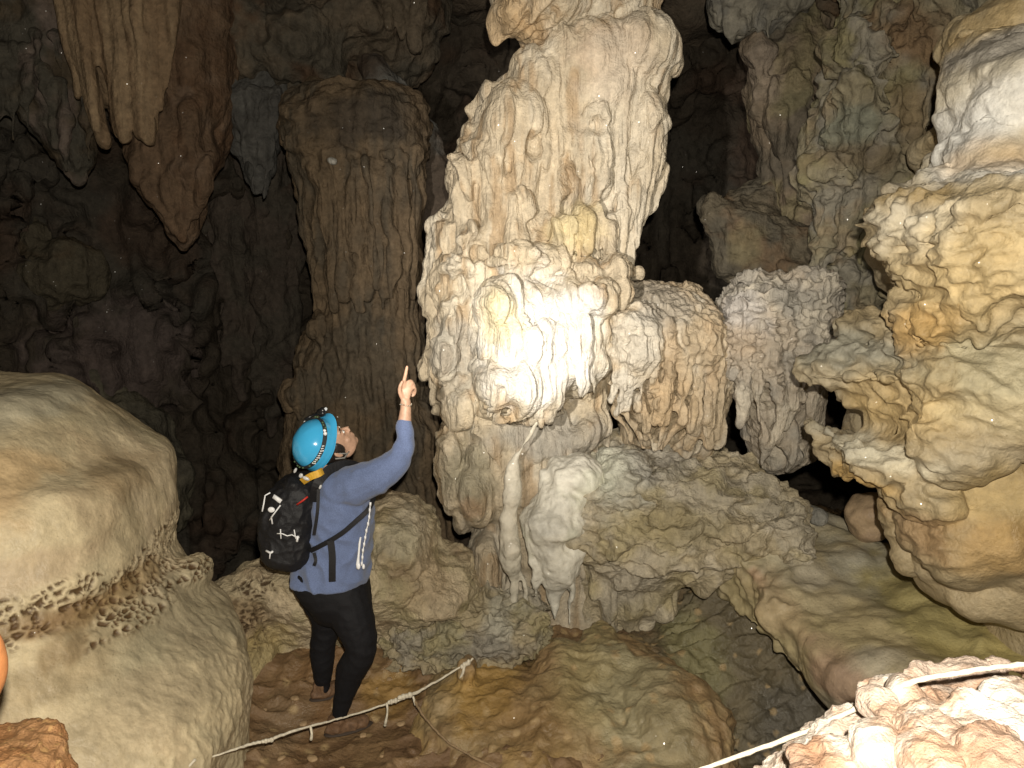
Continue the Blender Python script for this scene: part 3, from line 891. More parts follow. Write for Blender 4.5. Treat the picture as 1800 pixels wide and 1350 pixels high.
rock('flowstone_slab', mb, .011, 22, [f_slab, lambda v, n: billow(v, 30, .004, 4)], M_SMOOTH,
     'olive and grey sloping flowstone slab with a knobbly overhanging edge above the dark hollow', 'flowstone', None,
     (.43, .365, .23), [((.43, .36, .20), 1.8, .1, .8), (GREY, 1.8, .3, .5)],
     [(1330, 940, 4.7, 70, (.40, .36, .25), .8), (1350, 1060, 4.2, 60, (.40, .30, .18), .6), (1560, 1010, 4.2, 110, (.31, .30, .25), .7, .5), (1700, 1110, 3.6, 140, (.33, .27, .08), .7, .6), (1470, 1200, 3.6, 60, (.34, .23, .16), .8), (1320, 1010, 4.4, 18, (.40, .24, .16), .5)], 53)

# boulder and stones in the hollow
mb = MB(); mb.E(1520, 908, 4.55, 42, 42, .14)
rock('boulder', mb, .012, 4, [lambda v, n: lumps(v, 4, .03, 3, 3)], M_SMOOTH, 'smooth rounded brown boulder inside the hollow under the honey-coloured flowstone', 'boulder', None, (.36, .26, .17), [(TAN, 4, .1, .6)])
mb = MB(); mb.E(1432, 905, 4.75, 20, 15, .09, -25)
RW((8, .015), 'pebble', mb, .009, 3, [lambda v, n: lumps(v, 7, .02, 3, 4)], M_ROUGH, 'small grey stone left of the rounded brown boulder', 'stone', None, (.26, .25, .22))

# ------------------------------------------------ left boulder
mb = MB()
mb.L([(672, -330, 40, 4.0, .35), (690, -350, 95, 3.95, .6), (715, -360, 115, 3.9, .75), (755, -370, 162, 3.85, .85), (800, -380, 201, 3.8, .95), (825, -385, 244, 3.78, .97), (860, -390, 256, 3.76, 1.0), (910, -395, 260, 3.72, 1.0), (950, -395, 259, 3.68, 1.0), (1000, -395, 256, 3.65, 1.0),
      (1050, -390, 286, 3.6, 1.0), (1100, -380, 321, 3.55, 1.0), (1150, -370, 370, 3.5, 1.0), (1200, -360, 395, 3.45, .98), (1260, -350, 410, 3.4, .95), (1340, -340, 400, 3.35, .95), (1480, -330, 400, 3.3, .95)], nu=72, p=2.5)
mb.E(330, 1012, 4.0, 38, 40, .22); mb.E(325, 1090, 3.95, 40, 70, .3)


def f_lb(v, n):
    return lumps(v, 1.3, .035, 3, 79) + lumps(v, 5, .010, 3, 77)


def band(v):
    """belt of solution pits, leaning up to the right"""
    t = (v[:, 0] - P(0, 1100, 2.9)[0]) / (P(300, 1010, 3.1)[0] - P(0, 1100, 2.9)[0])
    zc = 1.25 + .18 * np.clip(t, -1, 1.3)
    return zc


def pit_mask(v):
    """pits: band on the boulder from lower left to upper right"""
    zl = np.interp(v[:, 0], BX, BZ)
    zw = np.interp(v[:, 0], BX, BW)
    q = np.abs(v[:, 2] - zl) / zw + fbm(v * 6, 2, 7) * .35
    return sstep(1.15, .6, q)


BX, BZ, BW = [], [], []


def band_at(v):
    """where the belt of pits runs over the built boulder"""
    if not BX:
        pts = [front(v, a, b, 14) for a, b in ((4, 1094), (60, 1080), (120, 1062), (180, 1040), (230, 1022), (275, 1010))]
        pts = [q for q in pts if q is not None]
        BX.extend([-3] + [q[0] for q in pts] + [pts[-1][0] + .15])
        BZ.extend([pts[0][2] - .12] + [q[2] for q in pts] + [pts[-1][2] - .12])
        BW.extend([.088] * (len(pts) + 1) + [.04])


def cells(v):
    q = v * np.array([24, 24, 36], np.float32)
    q = q + .7 * np.stack([perlin(q * .6, 3), perlin(q * .6, 4), perlin(q * .6, 5)], 1)
    d1, d2, c = worley(q, 2)
    return sstep(.06, .32, d2 - d1) * (c % 5 > 0)


PC = {}


def f_pits(v, n):
    band_at(v)
    m = pit_mask(v)
    s = m > .02
    d = np.zeros(len(v), np.float32)
    c = cells(v[s]) * m[s]
    d[s] = -.020 * c + .012 * m[s]
    PC['a'] = np.zeros(len(v), np.float32)
    PC['a'][s] = c
    below = sstep(.0, .05, np.interp(v[:, 0], BX, BZ) - v[:, 2] - .05) * sstep(.45, .1, np.interp(v[:, 0], BX, BZ) - v[:, 2])
    d += flutes(v, 14, .008, .06, .3, 75) * (below * .9 + .25 * sstep(1.3, 1.5, v[:, 2]) * sstep(-1.5, -1.0, v[:, 0]))
    d += ridged(v, 16, .006, 3, 6) * (.25 + .85 * sstep(-1.7, -1.2, v[:, 0]))
    return d


def pits_col(v):
    """mud that has settled in the pits"""
    return (np.clip(PC['a'] * 1.15, 0, .95), (.085, .045, .016))


RW((1.4, .02), 'boulder', mb, .0078, 8, [f_lb, f_pits], M_SMOOTH,
     'huge smooth olive-tan boulder at the left edge, belted with brown pits', 'boulder', None,
     (.60, .50, .32), [((.64, .53, .36), 1.4, .1, .7), ((.50, .44, .29), 1.8, .3, .6), (TAN, 3, .45, .4)],
     [(0, 860, 2.8, 70, (.50, .33, .16), .6, 1.6), (60, 700, 3.2, 120, (.42, .40, .31), .6, .3), (230, 820, 3.0, 50, (.30, .20, .10), .5), (330, 1100, 3.4, 120, (.33, .29, .19), .6), (190, 1290, 2.7, 160, (.46, .37, .24), .5, .5), (60, 1095, 2.7, 70, (.24, .15, .07), .7, .35), (150, 1070, 2.7, 70, (.24, .15, .07), .7, .35), (240, 1030, 2.7, 60, (.27, .18, .08), .7, .45), (90, 1150, 2.7, 22, (.26, .18, .09), .6, 2.2), (140, 1140, 2.7, 16, (.24, .16, .08), .6, 2.5), (40, 1010, 2.8, 100, (.46, .34, .22), .5, .4), (100, 1180, 2.7, 120, (.30, .22, .12), .5, .5)], 63, pitfn=pits_col, streak=.05)

# ------------------------------------------------ rock behind the person
mb = MB()
mb.L([(870, 655, 712, 4.85, .15), (885, 640, 735, 4.8, .25), (910, 610, 752, 4.78, .34), (940, 560, 775, 4.75, .42), (975, 470, 805, 4.7, .5), (1000, 430, 828, 4.74, .50), (1040, 380, 850, 4.82, .48), (1090, 360, 830, 4.92, .44), (1140, 350, 810, 4.96, .44), (1200, 350, 800, 4.98, .44), (1260, 350, 780, 5.0, .44)], nu=60)
mb.E(470, 1010, 4.55, 56, 40, .3); mb.E(430, 1080, 4.5, 60, 80, .32); mb.E(430, 1160, 4.4, 50, 60, .25); mb.E(700, 960, 4.5, 60, 70, .3); mb.E(760, 1040, 4.55, 70, 50, .3); mb.E(800, 1000, 4.7, 34, 40, .25)


def f_br(v, n):
    return lumps(v, 2.5, .06, 4, 89) + ridged(v, 4, .032, 3, 8, (1, 1, 1.3)) * (.15 + .85 * sstep(-1.1, -.3, v[:, 0]))


def br_pits(v):
    m = np.maximum(nearf(v, 425, 1115, 60, .6, 1.2, 4), nearf(v, 440, 1045, 55, .5, .5, 4))
    s = m > .02
    c = np.zeros(len(v), np.float32)
    c[s] = cells(v[s]) * m[s]
    return (np.clip(c, 0, .9), (.10, .06, .028))


def f_br2(v, n):
    p = br_pits(v)[0]
    PC['b'] = p
    return -.02 * p + ridged(v, 15, .009, 3, 3)


rock('boulder', mb, .0095, 5, [f_br, f_br2], M_ROUGH,
     'pointed tan boulder behind the person, stained brown on its left side', 'boulder', None,
     (.48, .40, .26), [((.54, .44, .30), 2, .1, .7), (OLIVE, 3, .4, .5), (BROWN, 3, .5, .5)],
     [(420, 1110, 4, 70, (.20, .12, .05), .6, 1.0), (480, 1130, 4, 60, (.42, .33, .13), .6), (720, 930, 4.4, 60, (.40, .36, .27), .6), (740, 1040, 4.3, 70, (.30, .22, .13), .5)], 73, pitfn=lambda v: (np.clip(PC['b'] * 1.1, 0, .95), (.07, .04, .016)))

# ------------------------------------------------ scaly ledge left of the column's foot
mb = MB()
mb.L([(1045, 850, 930, 4.62, .12), (1060, 810, 950, 4.55, .26), (1085, 740, 962, 4.48, .34), (1110, 690, 958, 4.44, .34), (1135, 680, 940, 4.44, .28), (1150, 700, 900, 4.5, .2)], nu=44)
for k, (x, y0, y1, r) in enumerate(((715, 1120, 1175, 14), (735, 1130, 1165, 8), (760, 1130, 1185, 10), (790, 1130, 1165, 7), (812, 1120, 1160, 14), (838, 1125, 1160, 7), (862, 1120, 1165, 7), (885, 1120, 1175, 9), (910, 1120, 1155, 7), (930, 1110, 1150, 10), (950, 1090, 1140, 12), (690, 1120, 1200, 16))):
    mb.T([(x, y0, 4.30 + .01 * (k % 3), r), (x + 3, (y0 + y1) / 2, 4.32, r * .8), (x - 4, y1, 4.36, r * .55)], 8)
RW((4, .04), 'scaly_ledge', mb, .0085, 4, [lambda v, n: lumps(v, 4, .04, 3, 99) + ridged(v, 6, .05, 3, 2, (1, 1, 2.2)), lambda v, n: ridged(v, 14, .022, 3, 3, (1, 1, 1.8))], M_ROUGH,
     'low scaly ledge with a fringed underside, between the person and the column', 'rock ledge', None,
     (.36, .30, .19), [(GREY, 3, .1, .6), (OLIVE, 3, .4, .5)], [(880, 1065, 4.4, 50, (.44, .42, .34), .7), (860, 1150, 4.3, 120, (.22, .20, .17), .6, .2)], 83)

# ------------------------------------------------ muddy rock the trail runs over (ground)
mb = MB()
mb.E(1000, 1290, 4.0, 250, 105, .75); mb.E(1090, 1212, 4.2, 130, 72, .5); mb.E(880, 1260, 4.1, 170, 90, .6); mb.E(830, 1225, 4.2, 110, 62, .4); mb.E(820, 1180, 4.05, 24, 26, .12); mb.E(985, 1165, 4.3, 60, 34, .25); mb.E(1060, 1140, 4.45, 44, 34, .25); mb.E(1170, 1270, 3.9, 110, 95, .5); mb.E(1225, 1310, 3.8, 60, 60, .4)
mb.E(1100, 1390, 3.6, 230, 110, .6)
rock('muddy_rock', mb, .0095, 10, [lambda v, n: lumps(v, 2.2, .035, 4, 109) + lumps(v, 9, .012, 3, 10), lambda v, n: ridged(v, 7, .014, 4, 3)], M_MUD,
     'brown mud-covered rock hump in front of the column, yellowish on the right', 'rock', None,
     (.29, .195, .10), [((.36, .275, .15), 2.4, .15, .7), (OCHRE, 4, .5, .5)],
     [(1060, 1170, 4.2, 110, (.37, .31, .16), .85, .7), (1130, 1250, 3.9, 110, (.36, .32, .20), .8, 1.0), (850, 1180, 4.1, 80, (.40, .25, .07), .7, .5), (1190, 1300, 3.8, 80, (.28, .23, .13), .7), (930, 1300, 3.7, 120, (.23, .14, .05), .5)], 93)

# ground sheet: mud floor, rising behind, falling into the hollow on the right
nx, ny = 640, 560
gx = np.linspace(-5.5, 6.5, nx); gy = np.concatenate([np.linspace(-2.5, 2.6, 100), np.linspace(2.62, 5.6, 360), np.linspace(5.65, 10.5, 100)])
X, Yg = np.meshgrid(gx, gy)
V = np.stack([X.ravel(), Yg.ravel(), np.zeros(nx * ny)], 1).astype(np.float32)


def ground_z(v):
    x, y = v[:, 0], v[:, 1]
    z = .22 * fbm(np.stack([x * .9, y * .9, x * 0], 1), 3, 5) * .4
    z = z + sstep(3.95, 4.6, y) * .14
    # hollow to the right of the muddy rock, under the slab
    hol = sstep(.62, 1.1, x - .22 * (y - 3.7)) * sstep(3.0, 3.6, y)
    z = z - hol * .30 + hol * .55 * sstep(4.0, 5.1, y)
    # path: flat where the person stands
    flat = np.exp(-(((x + .85) / .55) ** 2 + ((y - 3.9) / .5) ** 2))
    z = z * (1 - flat) + flat * (-.082 + .08 * sstep(3.92, 4.1, y) + .25 * sstep(4.2, 4.45, y))
    z = z - .9 * sstep(2.0, 2.5, x) * sstep(2.2, 3.0, y)
    z = z - .25 * sstep(3.3, 2.6, y)
    z = z - 1.6 * sstep(5.2, 7.5, y) * sstep(.6, -.4, x)
    return z


V[:, 2] = ground_z(V)
me = bpy.data.meshes.new('cave_floor')
idx = np.arange(nx * ny).reshape(ny, nx)
Fc = np.stack([idx[:-1, :-1], idx[:-1, 1:], idx[1:, 1:], idx[1:, :-1]], -1).reshape(-1, 4)
me.vertices.add(len(V)); me.loops.add(Fc.size); me.polygons.add(len(Fc))
me.vertices.foreach_set('co', V.ravel())
me.loops.foreach_set('vertex_index', Fc.ravel().astype(np.int32))
me.polygons.foreach_set('loop_start', np.arange(0, Fc.size, 4, dtype=np.int32))
me.update(calc_edges=True)


def f_floor(v, n):
    hol = sstep(.7, 1.1, v[:, 0]) * sstep(3.2, 3.6, v[:, 1])
    # scales like shingles running down the slope
    q = np.stack([v[:, 0] * 5 + v[:, 1] * 3, v[:, 1] * 9 - v[:, 0] * 4, v[:, 2] * 4], 1)
    q = q + .5 * np.stack([perlin(q * .5, 3), perlin(q * .5, 4), perlin(q * .5, 5)], 1)
    s = q[:, 1] + perlin(q * .8, 8) * .8
    fr = s - np.floor(s)
    return hol * (.06 * fr * (.5 + np.abs(perlin(q * .9, 6))) + ridged(v, 9, .02, 3, 4)) + (1 - hol) * (ridged(v, 5, .035, 4, 5) + lumps(v, 3, .04, 3, 4)) * (1 - .7 * np.exp(-(((v[:, 0] + .85) / .4) ** 2 + ((v[:, 1] - 3.9) / .3) ** 2)))


disp(me, f_floor)
paint(me, (.20, .125, .065), [((.27, .175, .09), 2.4, .1, .7), ((.13, .075, .04), 3, .3, .7)],
      [(1300, 1180, 4.3, 260, (.16, .135, .085), .95, 1.2), (1230, 1150, 4.4, 70, (.26, .24, .12), .7, .9), (1400, 1290, 4, 90, (.13, .12, .10), .7), (560, 1200, 4, 90, (.26, .15, .07), .6), (500, 1270, 3.8, 60, (.24, .17, .10), .6), (690, 1190, 4.0, 60, (.36, .22, .06), .6, .5)], 103)
shade(me)
link('cave_floor', me, M_MUD, None, 'wet brown mud floor of the cave', 'cave floor', None, 'structure')

# ------------------------------------------------ bright foreground rock by the lens
mb = MB()
mb.L([(1206, 1750, 1950, 1.75, .05), (1220, 1660, 1960, 1.68, .14), (1238, 1590, 1970, 1.62, .2), (1272, 1560, 1980, 1.58, .25), (1310, 1510, 1990, 1.54, .28), (1350, 1460, 2000, 1.5, .3), (1420, 1380, 2010, 1.46, .34), (1700, 1200, 2020, 1.4, .4), (2300, 1150, 2040, 1.4, .5)], nu=60)
mb.E(1462, 1320, 1.42, 40, 28, .07); mb.E(1420, 1352, 1.40, 36, 22, .07); mb.E(1560, 1262, 1.50, 30, 20, .07); mb.E(1610, 1238, 1.54, 30, 20, .07); mb.E(1640, 1275, 1.42, 60, 44, .08); mb.E(1720, 1268, 1.46, 90, 40, .09); mb.E(1530, 1320, 1.40, 44, 40, .07); mb.E(1650, 1345, 1.32, 60, 34, .08); mb.E(1760, 1335, 1.30, 80, 46, .10); mb.E(1810, 1250, 1.5, 90, 26, .09)
RW((6, .015), 'foreground_rock', mb, .0045, 4, [lambda v, n: lumps(v, 5, .03, 4, 119) + ridged(v, 6, .012, 3, 5, (1, 1, 1.3)) + popcorn(v, 15, .014, 5), lambda v, n: ridged(v, 34, .004, 3, 6)],
     rock_mat('pink_limestone', 0.75, 0.5, 2.0, grain=0.16, spec=.25),
     'glaring pinkish-white rock close to the camera in the bottom right corner', 'rock', None,
     (.54, .43, .35), [((.72, .66, .58), 5, .0, .8), ((.42, .24, .14), 9, .35, .7)], [(1790, 1330, 1.2, 120, (.34, .21, .14), .85, .5), (1420, 1350, 1.35, 90, (.30, .16, .09), .7, .3), (1730, 1210, 1.4, 60, (.88, .82, .78), .6)], 113)
# brown rocks at the lower left edge
mb = MB()
mb.L([(1290, 0, 20, 2.1, .04), (1300, -60, 62, 2.08, .10), (1325, -80, 88, 2.05, .15), (1370, -90, 96, 2.02, .18), (1440, -100, 100, 2.0, .22), (1900, -90, 170, 1.95, .3)], nu=44, p=3.2)
RW((6, .015), 'foreground_rock', mb, .005, 3, [lambda v, n: lumps(v, 6, .015, 3, 9), lambda v, n: ridged(v, 22, .008, 3, 3)],
     rock_mat('orange_mud_rock', 0.6, 0.5, 2.0, grain=0.15, spots=(38.0, (.50, .30, .12), .35, .8)),
     'orange-brown pimpled rock in the bottom left corner', 'rock', None, (.32, .155, .06), [((.36, .2, .09), 6, .1, .6)])
mb = MB()
mb.L([(1110, -80, -8, 1.5, .02), (1140, -90, 2, 1.5, .04), (1180, -90, 5, 1.5, .05), (1220, -90, 0, 1.5, .04), (1260, -90, -20, 1.5, .03)], nu=20)
mb.L([(1240, -110, -30, 1.5, .03), (1500, -120, -40, 1.5, .06), (2400, -200, -40, 1.5, .1)], nu=20)
RW(None, 'rock_spike', mb, .005, 3, [lambda v, n: lumps(v, 12, .004, 2, 9)], plain('orange_stone', (.42, .17, .06), .6, bump=(60, .3)),
     'orange out-of-focus rock tip poking in at the left edge', 'rock', None, (.42, .17, .06))

# pale stones bedded in the mud
_fv = getv(bpy.data.objects['cave_floor'].data)
_rs = random.Random(21)
for k, (a, b) in enumerate(((455, 1296), (492, 1322), (470, 1236), (520, 1218), (618, 1222), (660, 1200), (690, 1186), (640, 1282), (670, 1318), (560, 1330), (708, 1262), (735, 1322), (600, 1340), (528, 1262))):
    c = front(_fv, a, b, 12)
    if c is None:
        continue
    mb = MB()
    r = _rs.uniform(.010, .022)
    mb.ell(c + np.array([0, 0, r * .15]), (r * _rs.uniform(1, 1.7), r, r * .6), [[math.cos(k), -math.sin(k), 0], [math.sin(k), math.cos(k), 0], [0, 0, 1]], 16, 10)
    rock('stone', mb, .004, 2, [lambda v, n: lumps(v, 30, .004, 2, k)], M_SMOOTH, 'small pale stone bedded in the brown mud near the person\'s feet', 'stone', 'small pale stones in the mud floor', (.36, .25, .14), seed=k, warp=None)
# ================================================================== the dark cavern behind
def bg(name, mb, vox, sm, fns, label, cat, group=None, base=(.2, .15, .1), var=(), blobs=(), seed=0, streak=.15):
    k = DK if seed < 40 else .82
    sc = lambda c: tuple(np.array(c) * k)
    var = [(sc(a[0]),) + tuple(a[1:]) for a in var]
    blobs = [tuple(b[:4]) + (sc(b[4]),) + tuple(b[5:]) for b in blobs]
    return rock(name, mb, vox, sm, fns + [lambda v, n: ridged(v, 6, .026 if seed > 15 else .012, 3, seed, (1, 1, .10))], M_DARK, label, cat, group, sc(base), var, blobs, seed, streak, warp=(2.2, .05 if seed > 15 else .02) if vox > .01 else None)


BB = (.12, .085, .05); BG = (.10, .09, .07); RB = (.14, .07, .035)
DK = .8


def hang(mb, x0, y0, x1, y1, r0, r1, Y):
    mb.T([(x0, y0, Y, r0), (x0 * .6 + x1 * .4, y0 * .6 + y1 * .4, Y - .03, r0 * .85 + r1 * .15), (x1, y1, Y, r1)], 12)


# drapery of long straight stalactites, upper left
mb = MB()
mb.L([(-150, 60, 380, 6.6, .4), (0, 105, 330, 6.5, .35), (60, 125, 300, 6.5, .3), (130, 150, 290, 6.5, .22), (190, 170, 278, 6.5, .1)], nu=40)
for (x0, x1, y1, r0, r1) in ((110, 182, 250, 16, 13), (132, 172, 225, 13, 8), (150, 212, 236, 14, 8), (165, 218, 244, 13, 8), (185, 226, 222, 14, 8), (205, 222, 240, 14, 9), (225, 245, 236, 14, 9), (240, 252, 240, 13, 8), (258, 264, 246, 16, 10), (275, 272, 225, 14, 8), (290, 280, 190, 13, 7), (310, 292, 150, 13, 6), (98, 140, 170, 12, 7)):
    hang(mb, x0, -80, x1, y1, r0, r1, 6.0 + .03 * (x0 % 4))
bg('drapery_stalactite', mb, .011, 2, [lambda v, n: flutes(v, 9, .02, .04, .15, 5)], 'long ribbed brown drapery of stalactites hanging at the upper left', 'stalactite', 'stalactites over the dark cavern', (.27, .185, .11), [(TAN, (6, 6, .6), .2, .5)], seed=5)

# broad reddish cone below it
mb = MB()
mb.L([(-150, 180, 420, 7.0, .6), (60, 200, 415, 6.95, .55), (150, 205, 408, 6.9, .5), (250, 215, 396, 6.85, .42), (320, 245, 372, 6.8, .32), (380, 285, 350, 6.8, .2), (420, 305, 335, 6.8, .1), (440, 318, 326, 6.8, .04)], nu=44)
for (x0, y0, x1, y1) in ((235, 270, 300, 405), (262, 260, 312, 415), (300, 250, 322, 420), (340, 220, 330, 400), (330, 190, 345, 260), (370, 280, 345, 380)):
    hang(mb, x0, y0, x1, y1, 18, 6, 6.50)
bg('cone_stalactite', mb, .015, 4, [lambda v, n: flutes(v, 5, .05, .12, .5, 15) + lumps(v, 3, .06, 3, 4)], 'broad reddish-brown cone stalactite ending in a blunt point, behind the drapery', 'stalactite', 'stalactites over the dark cavern', (.19, .125, .078), [((.15, .085, .048), 2, .1, .6), ((.26, .185, .13), 3, .4, .5)], seed=7)

# ragged fringe at far left
mb = MB()
mb.L([(-150, -160, 200, 6.7, .4), (60, -150, 190, 6.7, .4), (120, -120, 170, 6.65, .36), (180, 20, 165, 6.6, .28), (240, 70, 165, 6.6, .2), (290, 105, 155, 6.6, .12), (322, 130, 146, 6.6, .04)], nu=40)
for (x0, y0, x1, y1, r) in ((20, 90, 22, 244, 14), (50, 90, 48, 225, 14), (0, 90, -4, 240, 16), (80, 120, 100, 260, 12), (60, 60, 74, 130, 10), (95, 60, 108, 120, 9), (110, 150, 120, 300, 12), (150, 150, 160, 280, 12)):
    hang(mb, x0, y0, x1, y1, r, 5, 6.28)
bg('fringe_stalactite', mb, .015, 3, [lambda v, n: flutes(v, 7, .04, .15, .6, 25) + lumps(v, 4, .05, 3, 4)], 'ragged greyish stalactite fringe at the far upper left corner', 'stalactite', 'stalactites over the dark cavern', BG, [(BB, 2, .1, .7), ((.25, .19, .16), 3, .4, .6)], seed=9)

# grey tassel between the cone and the capped column
mb = MB()
mb.L([(100, 390, 520, 7.4, .3), (180, 405, 505, 7.3, .25), (240, 412, 490, 7.2, .2), (300, 425, 480, 7.2, .12), (345, 445, 472, 7.2, .05)], nu=32)
for (x0, y0, x1, y1, r) in ((425, 150, 430, 300, 12), (445, 160, 448, 335, 12), (465, 160, 466, 350, 11), (485, 160, 478, 300, 12), (410, 140, 415, 250, 10)):
    hang(mb, x0, y0, x1, y1, r, 4, 6.95)
bg('tassel_stalactite', mb, .016, 3, [lambda v, n: flutes(v, 8, .035, .2, .7, 25) + lumps(v, 5, .04, 3, 4)], 'ragged blue-grey stalactite tassel left of the capped fluted column', 'stalactite', 'stalactites over the dark cavern', (.12, .115, .105), [(DGREY, 3, .1, .5)], seed=11)

# capped fluted column behind the person
mb = MB()
mb.L([(150, 560, 690, 7.0, .25), (175, 520, 735, 6.9, .45), (200, 505, 748, 6.85, .5), (240, 502, 752, 6.85, .52), (275, 508, 745, 6.85, .5), (320, 520, 742, 6.85, .46), (400, 535, 742, 6.85, .42), (480, 550, 742, 6.85, .40), (545, 560, 742, 6.85, .4),
      (580, 540, 745, 6.85, .44), (640, 520, 750, 6.85, .5), (700, 505, 760, 6.85, .55), (780, 500, 780, 6.85, .6), (900, 480, 800, 6.85, .7), (1100, 460, 820, 6.85, .8)], nu=56)
mb.E(525, 690, 6.45, 26, 44, .2); mb.E(560, 580, 6.5, 20, 30, .14)
for k, x in enumerate(range(522, 745, 16)):
    xb = 555 + (x - 522) * .83
    hang(mb, x, 280 - 12 * (k % 2), xb, 545 - 20 * (k % 3), 8 + k % 3, 6, 6.34 + .04 * (k % 2) + .06 * abs(k - 7) / 7 + .2 * (abs(k - 7) / 7) ** 3)


def f_cap(v, n):
    z0 = P(0, 270, 6.5)[2]; z1 = P(0, 550, 6.5)[2]
    sh = sstep(z0 + .05, z0 - .05, v[:, 2])
    d = (flutes(v, 7, .07, .04, .2, 35, .8) + drip(v, 9, 1.6, .05, 36, .2, .3)) * sh + lumps(v, 3, .05, 3, 8) + (1 - sh) * (billow(v, 5, .05, 4, 1.6) + tiers(v, .25, .05, 3, .4, .4, 4))
    return d


bg('fluted_column', mb, .012, 2, [f_cap, lambda v, n: flutes(v, 22, .010, .05, .3, 38)], 'dark brown fluted column with a flat cap, directly behind the person', 'rock column', None, (.20, .145, .09), [(BG, (2, 2, 1), .2, .6), ((.25, .18, .11), (8, 8, .8), .2, .6)],
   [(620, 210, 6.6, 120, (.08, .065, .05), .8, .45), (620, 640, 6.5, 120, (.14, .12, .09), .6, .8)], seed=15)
mb = MB(); mb.E(583, 283, 6.36, 9, 8, .04)
bg('stone', mb, .008, 2, [lambda v, n: lumps(v, 9, .01, 3, 4)], 'small white stone under the cap of the fluted column', 'stone', None, (.6, .58, .52))

# wall masses over the capped column
mb = MB()
mb.L([(-200, 350, 800, 7.8, .6), (0, 380, 780, 7.8, .6), (60, 400, 770, 7.8, .5), (120, 420, 760, 7.9, .45), (170, 440, 700, 8.0, .3), (200, 470, 640, 8.1, .1)], nu=44)
mb.E(520, 90, 7.3, 90, 70, .4); mb.E(430, 60, 7.2, 70, 90, .35); mb.E(620, 50, 7.4, 70, 50, .3); mb.E(560, 150, 7.4, 50, 40, .2)
for (x0, y0, x1, y1, r) in ((700, -50, 706, 70, 16), (725, -50, 728, 80, 14), (680, -50, 684, 50, 14), (745, -60, 742, 50, 12), (540, 100, 530, 165, 10), (575, 110, 570, 160, 12), (600, 100, 596, 150, 10)):
    hang(mb, x0, y0, x1, y1, r, 6, 7.2)
bg('ceiling_pendant', mb, .018, 4, [lambda v, n: flutes(v, 4, .05, .3, .8, 35) + lumps(v, 2.2, .10, 4, 8)], 'grey-brown bulging pendant rock above the capped column', 'rock', None, (.19, .15, .105), [(BG, 1.5, .1, .8), (RB, 2, .4, .6)], seed=17)
mb = MB()
mb.T([(650, 105, 7.6, 22), (690, 165, 7.55, 32), (730, 230, 7.5, 34), (770, 330, 7.5, 34), (790, 480, 7.5, 34), (800, 700, 7.5, 38), (800, 1000, 7.5, 50)], 20)
bg('leaning_column', mb, .018, 4, [lambda v, n: lumps(v, 3, .06, 3, 8) + flutes(v, 5, .03, .2, .4, 3)], 'slanting grey rock rib right of the capped fluted column', 'rock column', None, (.13, .10, .075), [((.10, .07, .05), 2, .1, .6)], [(700, 180, 7.5, 90, (.26, .26, .24), .9, 1.0)], seed=19)

# left: dim bodies standing in the dark
mb = MB()
mb.L([(335, 35, 62, 7.9, .08), (380, 25, 90, 7.85, .18), (440, 22, 115, 7.8, .26), (500, 30, 130, 7.8, .3), (560, 60, 120, 7.8, .22), (600, 80, 100, 7.8, .1)], nu=30)
mb.E(110, 480, 7.7, 70, 60, .3)
bg('pale_stalactite', mb, .018, 4, [lambda v, n: lumps(v, 3, .08, 4, 8) + flutes(v, 5, .04, .2, .6, 3)], 'pale lumpy stalactite hanging in the gloom above the left boulder', 'stalactite', 'stalactites over the dark cavern', (.13, .11, .075), [(BB, 2, .1, .7)], seed=21)
mb = MB()
mb.T([(-40, 430, 7.7, 60), (20, 560, 7.6, 34), (60, 650, 7.6, 40), (80, 760, 7.6, 70), (90, 1000, 7.6, 120)], 16)
mb.T([(110, 560, 7.9, 20), (100, 640, 7.9, 28), (120, 800, 7.9, 60)], 16)
bg('root_column', mb, .018, 4, [lambda v, n: flutes(v, 6, .05, .06, .3, 3) + lumps(v, 2, .06, 3, 5)], 'dim ribbed column rising behind the top of the left boulder', 'rock column', None, (.16, .125, .085), [(BG, 2, .1, .7)], seed=23)
mb = MB()
mb.T([(265, 590, 8.6, 22), (272, 660, 8.6, 20), (285, 740, 8.6, 34), (290, 1000, 8.6, 60)], 14); mb.T([(240, 520, 8.6, 14), (235, 580, 8.6, 16), (262, 600, 8.6, 16)], 12); mb.T([(320, 540, 8.6, 22), (318, 640, 8.6, 16), (310, 760, 8.6, 30)], 12)
bg('forked_column', mb, .018, 4, [lambda v, n: lumps(v, 4, .06, 4, 8)], 'dim pinkish forked column deep in the dark, left of centre', 'rock column', None, (.15, .10, .085), [(BG, 2, .1, .7)], seed=25)
mb = MB()
mb.E(190, 800, 7.9, 120, 110, .6); mb.E(260, 870, 7.7, 90, 90, .4); mb.E(170, 700, 8.1, 60, 90, .35)
bg('boulder', mb, .02, 4, [lambda v, n: lumps(v, 2, .12, 4, 8)], 'dim greenish boulder in the dark behind the left boulder', 'boulder', None, (.19, .17, .12), [(BG, 2, .1, .7)], seed=27)
